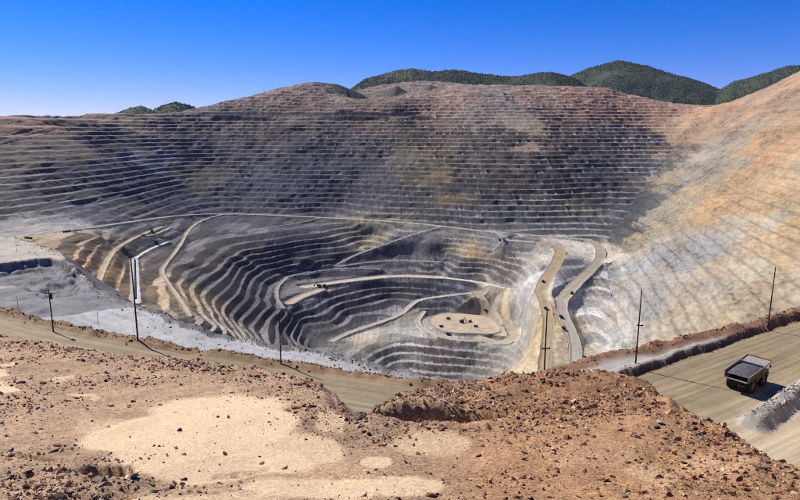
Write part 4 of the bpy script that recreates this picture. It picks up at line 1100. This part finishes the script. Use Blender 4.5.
# broken rock dumped on the pale near bench
L = np.concatenate([[0], np.cumsum(np.hypot(*np.diff(S2P[:, :2], axis=0).T))]); cnt = 2600; t = rg.uniform(0, L[-1], cnt)
dd = np.abs(rg.normal(0, 1, cnt)) * np.where(rg.random(cnt) < .6, 7, 60) + 4
sc = 1 - dd / np.hypot(np.interp(t, L, S2P[:, 0]), np.interp(t, L, S2P[:, 1]))
x = np.interp(t, L, S2P[:, 0]) * sc + rg.normal(0, 3, cnt); y = np.interp(t, L, S2P[:, 1]) * sc
ok = np.abs(np.arctan2(x, y)) < math.radians(37); x, y = x[ok], y[ok]
scatter('bench_rubble', x, y, .7 * np.clip((1 - rg.random(len(x))) ** -.45, 1, 3.5), lin((118, 114, 110)) * .72 * rg.uniform(.6, 1.4, (len(x), 1)), 'rock', .1, 'broken grey rock along the edge of the pale bench road')
# separate stones one can pick out
ROCKV = []
for i in range(14):
    bv, bf = hull_variant(300 + i, 16, .85)
    ROCKV.append((bv, bf))
def stone_mat(name, c):
    return mat(name, lin(c), .92, nscale=5, namp=.3, bump=.5, bscale=9, bdist=.05)
SM = {'brown': stone_mat('brown_stone', (142, 104, 80)), 'red': stone_mat('red_stone', (152, 106, 78)), 'dark': stone_mat('dark_stone', (74, 62, 58)), 'tan': stone_mat('tan_stone', (206, 156, 112)), 'grey': stone_mat('grey_stone', (150, 134, 120)), 'pale': stone_mat('pale_stone', (214, 196, 176))}
RM = {}
def rock_mesh(i, k):
    if (i, k) not in RM:
        bv, bf = ROCKV[i]; me = mesh_np('rock', bv, bf); me.materials.append(SM[k]); RM[(i, k)] = me
    return RM[(i, k)]
def rock(x, y, s, k, label, group, sc=(1, 1, 1), i=None, rz=None):
    z = ground_at(x, y)
    o = bpy.data.objects.new('rock', rock_mesh(random.randrange(14) if i is None else i, k)); COL.objects.link(o)
    o.location = (x, y, z + s * .08 * sc[2]); o.scale = (s * sc[0], s * sc[1], s * sc[2])
    o.rotation_euler = (random.uniform(-.3, .3), random.uniform(-.3, .3), random.uniform(0, 6.28) if rz is None else rz)
    return props(o, label, 'rock', group)
for px, py, w, k, sc, lb in [
 (671, 414, 20, 'tan', (1.2, .8, .75), 'big light orange boulder at the right rim of the slope above the road'),
 (106, 373, 7, 'dark', (1, .8, .9), 'dark squared stone alone on the plain gravel below the left crest'),
 (38, 409, 8, 'grey', (1, 1, .9), 'grey rounded stone on the brown gravel near a small pale patch'),
 (154, 446, 6, 'dark', (1, 1, .9), 'dark squared stone on the left edge of the sand'),
 (184, 480, 8, 'dark', (1.2, .9, .9), 'dark stone beside the gravel foot under the sand'),
 (57, 400, 0, 'dark', (1, 1, 1), ''),
 (488, 429, 14, 'red', (1.2, .8, .6), 'flat red stone in the rubble right of the dark hollow'),
 (480, 441, 9, 'red', (1.2, .8, .6), 'long reddish stone below the flat red stone in the rubble'),
 (657, 428, 11, 'dark', (1.3, .8, .7), 'dark bluish stone on orange soil left of the big light boulder'),
 (762, 469, 10, 'dark', (1.4, .9, .6), 'dark flat stone on the soil near the right rim'),
 (493, 456, 4, 'pale', (1.2, .9, .8), 'small white stone in the middle of the rubble'),
 (361, 418, 14, 'dark', (1.2, .9, .9), 'dark boulder in the notch between sandy ground and rubble mound'),
 (357, 424, 10, 'dark', (1, 1, .9), 'smaller dark stone under the boulder in the notch'),
 (21, 383, 8, 'dark', (1.2, .9, .8), 'dark stone at the small pale patch below the left crest'),
 (11, 386, 5, 'dark', (.9, .9, 1), 'small dark stone standing in the small pale sand patch'),
 (260, 457, 4, 'dark', (1.1, .9, .9), 'small dark pebble lying alone on the open sand'),
 (284, 469, 8, 'brown', (1.6, .7, .6), 'brown stones at the end of the crack in the sand'),
 (592, 372, 12, 'pale', (1.6, .8, .5), 'pale flat slab on the crest of the reddish rubble mound'),
 (573, 377, 9, 'dark', (1.2, .9, .7), 'dark stone on the mound crest left of the pale slab'),
 (648, 375, 0, '', (1, 1, 1), ''),
 (555, 476, 8, 'brown', (1.4, .8, .7), 'brown stone in the gravel band in front of the mound'),
 (525, 420, 9, 'grey', (1.2, .9, .7), 'grey stone in the pale gravel streak on the mound'),
 (60, 497, 14, 'dark', (1.4, 1, .8), 'dark rock among the grey gravel at the left foot'),
 (105, 498, 9, 'dark', (1.4, 1, .7), 'smaller dark rock in the grey gravel at the left foot'),
 (240, 487, 0, '', (1, 1, 1), '')]:
    if not w: continue
    p = see(px, py, 6, 60)
    if p is None: continue
    s = .85 * w / 2 / FPX * math.hypot(p[0], p[1], p[2])
    rock(p[0], p[1], s, k, lb, 'picked out stones on the overlook', sc)
GLAB = {'mound': '{} {} rock lying in the reddish rubble mound', 'sand': '{} {} rock scattered on the pale sand patches', 'left': '{} {} rock in the gravel around the sand patches', 'low': '{} {} rock on the orange soil before the rubble mound'}
cnt = 0; tries = 0
placed = []
while cnt < 262 and tries < 9000:
    tries += 1
    r = 9.5 + 33 * random.random(); a = math.radians(random.uniform(-34.5, 34.5)); x, y = r * math.sin(a), r * math.cos(a)
    xa, ya = np.array([x]), np.array([y])
    if sdf(xa, ya, FGPOLY)[0] > -.15: continue
    sm_ = float(sand_mask(xa, ya)[0]); gm_ = float(gravel_mask(xa, ya)[0])
    if random.random() > max(.05, (gm_ / 1.3) * (1 - .93 * sm_)): continue
    u, v = (float(q[0]) for q in fg_px(xa, ya))
    s = min(.16, .052 * (1 - random.random()) ** -.36) * (.7 if sm_ > .4 else 1) * (1.0 + .25 * min(1, r / 30))
    if any((x - q[0]) ** 2 + (y - q[1]) ** 2 < (s + q[2]) ** 2 * .8 for q in placed): continue
    placed.append((x, y, s))
    if sm_ > .4: zone, k = 'sand', random.choice(['dark', 'brown'])
    elif u > 380 and v < 425: zone, k = 'mound', random.choice(['red', 'red', 'brown', 'brown', 'tan'])
    elif u > 380: zone, k = 'low', random.choice(['brown', 'red', 'brown', 'grey', 'brown', 'dark'])
    else: zone, k = 'left', random.choice(['brown', 'brown', 'grey', 'tan', 'brown', 'tan', 'brown', 'dark'])
    big = 'large' if s > .13 else 'fist-sized' if s < .08 else 'mid-sized'
    lb = GLAB[zone].format(big, {'red': 'reddish', 'tan': 'light tan'}.get(k, k))
    rock(x, y, s, k, lb, lb.replace(' rock ', ' rocks '), (random.uniform(.9, 1.3), random.uniform(.7, 1), random.uniform(.6, .95)))
    cnt += 1

# ------------------------------------------------------------------ woods on the far hills
f4 = Q[QR == 4]
if len(f4):
    cen = V[f4].mean(1)
    area = np.linalg.norm(np.cross(V[f4][:, 1] - V[f4][:, 0], V[f4][:, 3] - V[f4][:, 0]), axis=1)
    dn = np.clip(.6 + 1.0 * fbm(cen[:, 0], cen[:, 1], 300, 4, 97), .05, 1)
    dn = np.where(np.hypot(cen[:, 0], cen[:, 1]) < 4080, 0, dn)
    nT = 46000
    ch = rg.choice(len(f4), nT, p=area * dn / (area * dn).sum())
    pts = cen[ch] + np.column_stack([rg.uniform(-12, 12, nT), rg.uniform(-12, 12, nT), np.zeros(nT)])
    pts[:, 2] = ground_v(pts[:, 0], pts[:, 1])
    s = rg.uniform(5, 9, nT) * np.clip(np.hypot(pts[:, 0], pts[:, 1]) / 5500, .5, 1)
    base = np.array([(1, 0, -.1), (0, 1, -.1), (-1, 0, -.1), (0, -1, -.1), (.1, 0, 1.0), (0, 0, -.3)], float)
    tri = np.array([(0, 1, 4), (1, 2, 4), (2, 3, 4), (3, 0, 4)])
    an = rg.uniform(0, 6.28, nT)[:, None]; jx = base[None, :, :] * rg.uniform(.7, 1.3, (nT, 6, 1))
    P = np.stack([jx[..., 0] * np.cos(an) - jx[..., 1] * np.sin(an), jx[..., 0] * np.sin(an) + jx[..., 1] * np.cos(an), jx[..., 2]], -1) * s[:, None, None] + pts[:, None, :]
    fc = lin([(46, 60, 40), (50, 63, 42), (54, 66, 44), (43, 56, 40)])[rg.integers(0, 4, nT)] * rg.uniform(.8, 1.2, (nT, 1))
    me = mesh_np('forest', P.reshape(-1, 3), (tri[None] + (np.arange(nT) * 6)[:, None, None]).reshape(-1, 3), np.repeat(fc, 6, 0)); me.materials.append(M['leaf'])
    o = bpy.data.objects.new('forest', me); COL.objects.link(o); props(o, 'dark green woods covering the hills behind the pit', kind='stuff')

# ------------------------------------------------------------------ thin blue air over the pit
HAZE = 0.8e-5
if HAZE:
    hm = bpy.data.materials.new('haze'); hm.use_nodes = True; nt = hm.node_tree; nt.nodes.clear()
    ho = nt.nodes.new("ShaderNodeOutputMaterial"); pv = nt.nodes.new("ShaderNodeVolumePrincipled")
    pv.inputs['Color'].default_value = (.62, .74, 1.0, 1); pv.inputs['Density'].default_value = HAZE; pv.inputs['Anisotropy'].default_value = .0
    nt.links.new(pv.outputs[0], ho.inputs['Volume'])
    zlo = min(V[:, 2].min(), z2.min()) - 1.5; zhi = max(V[:, 2].max(), z2.max()) + 40
    MB().box((0, 0, (zlo + zhi) / 2), (18400, 18400, zhi - zlo)).build('haze', hm)
    props(bpy.data.objects['haze'], 'thin bluish haze over the pit', kind='stuff')
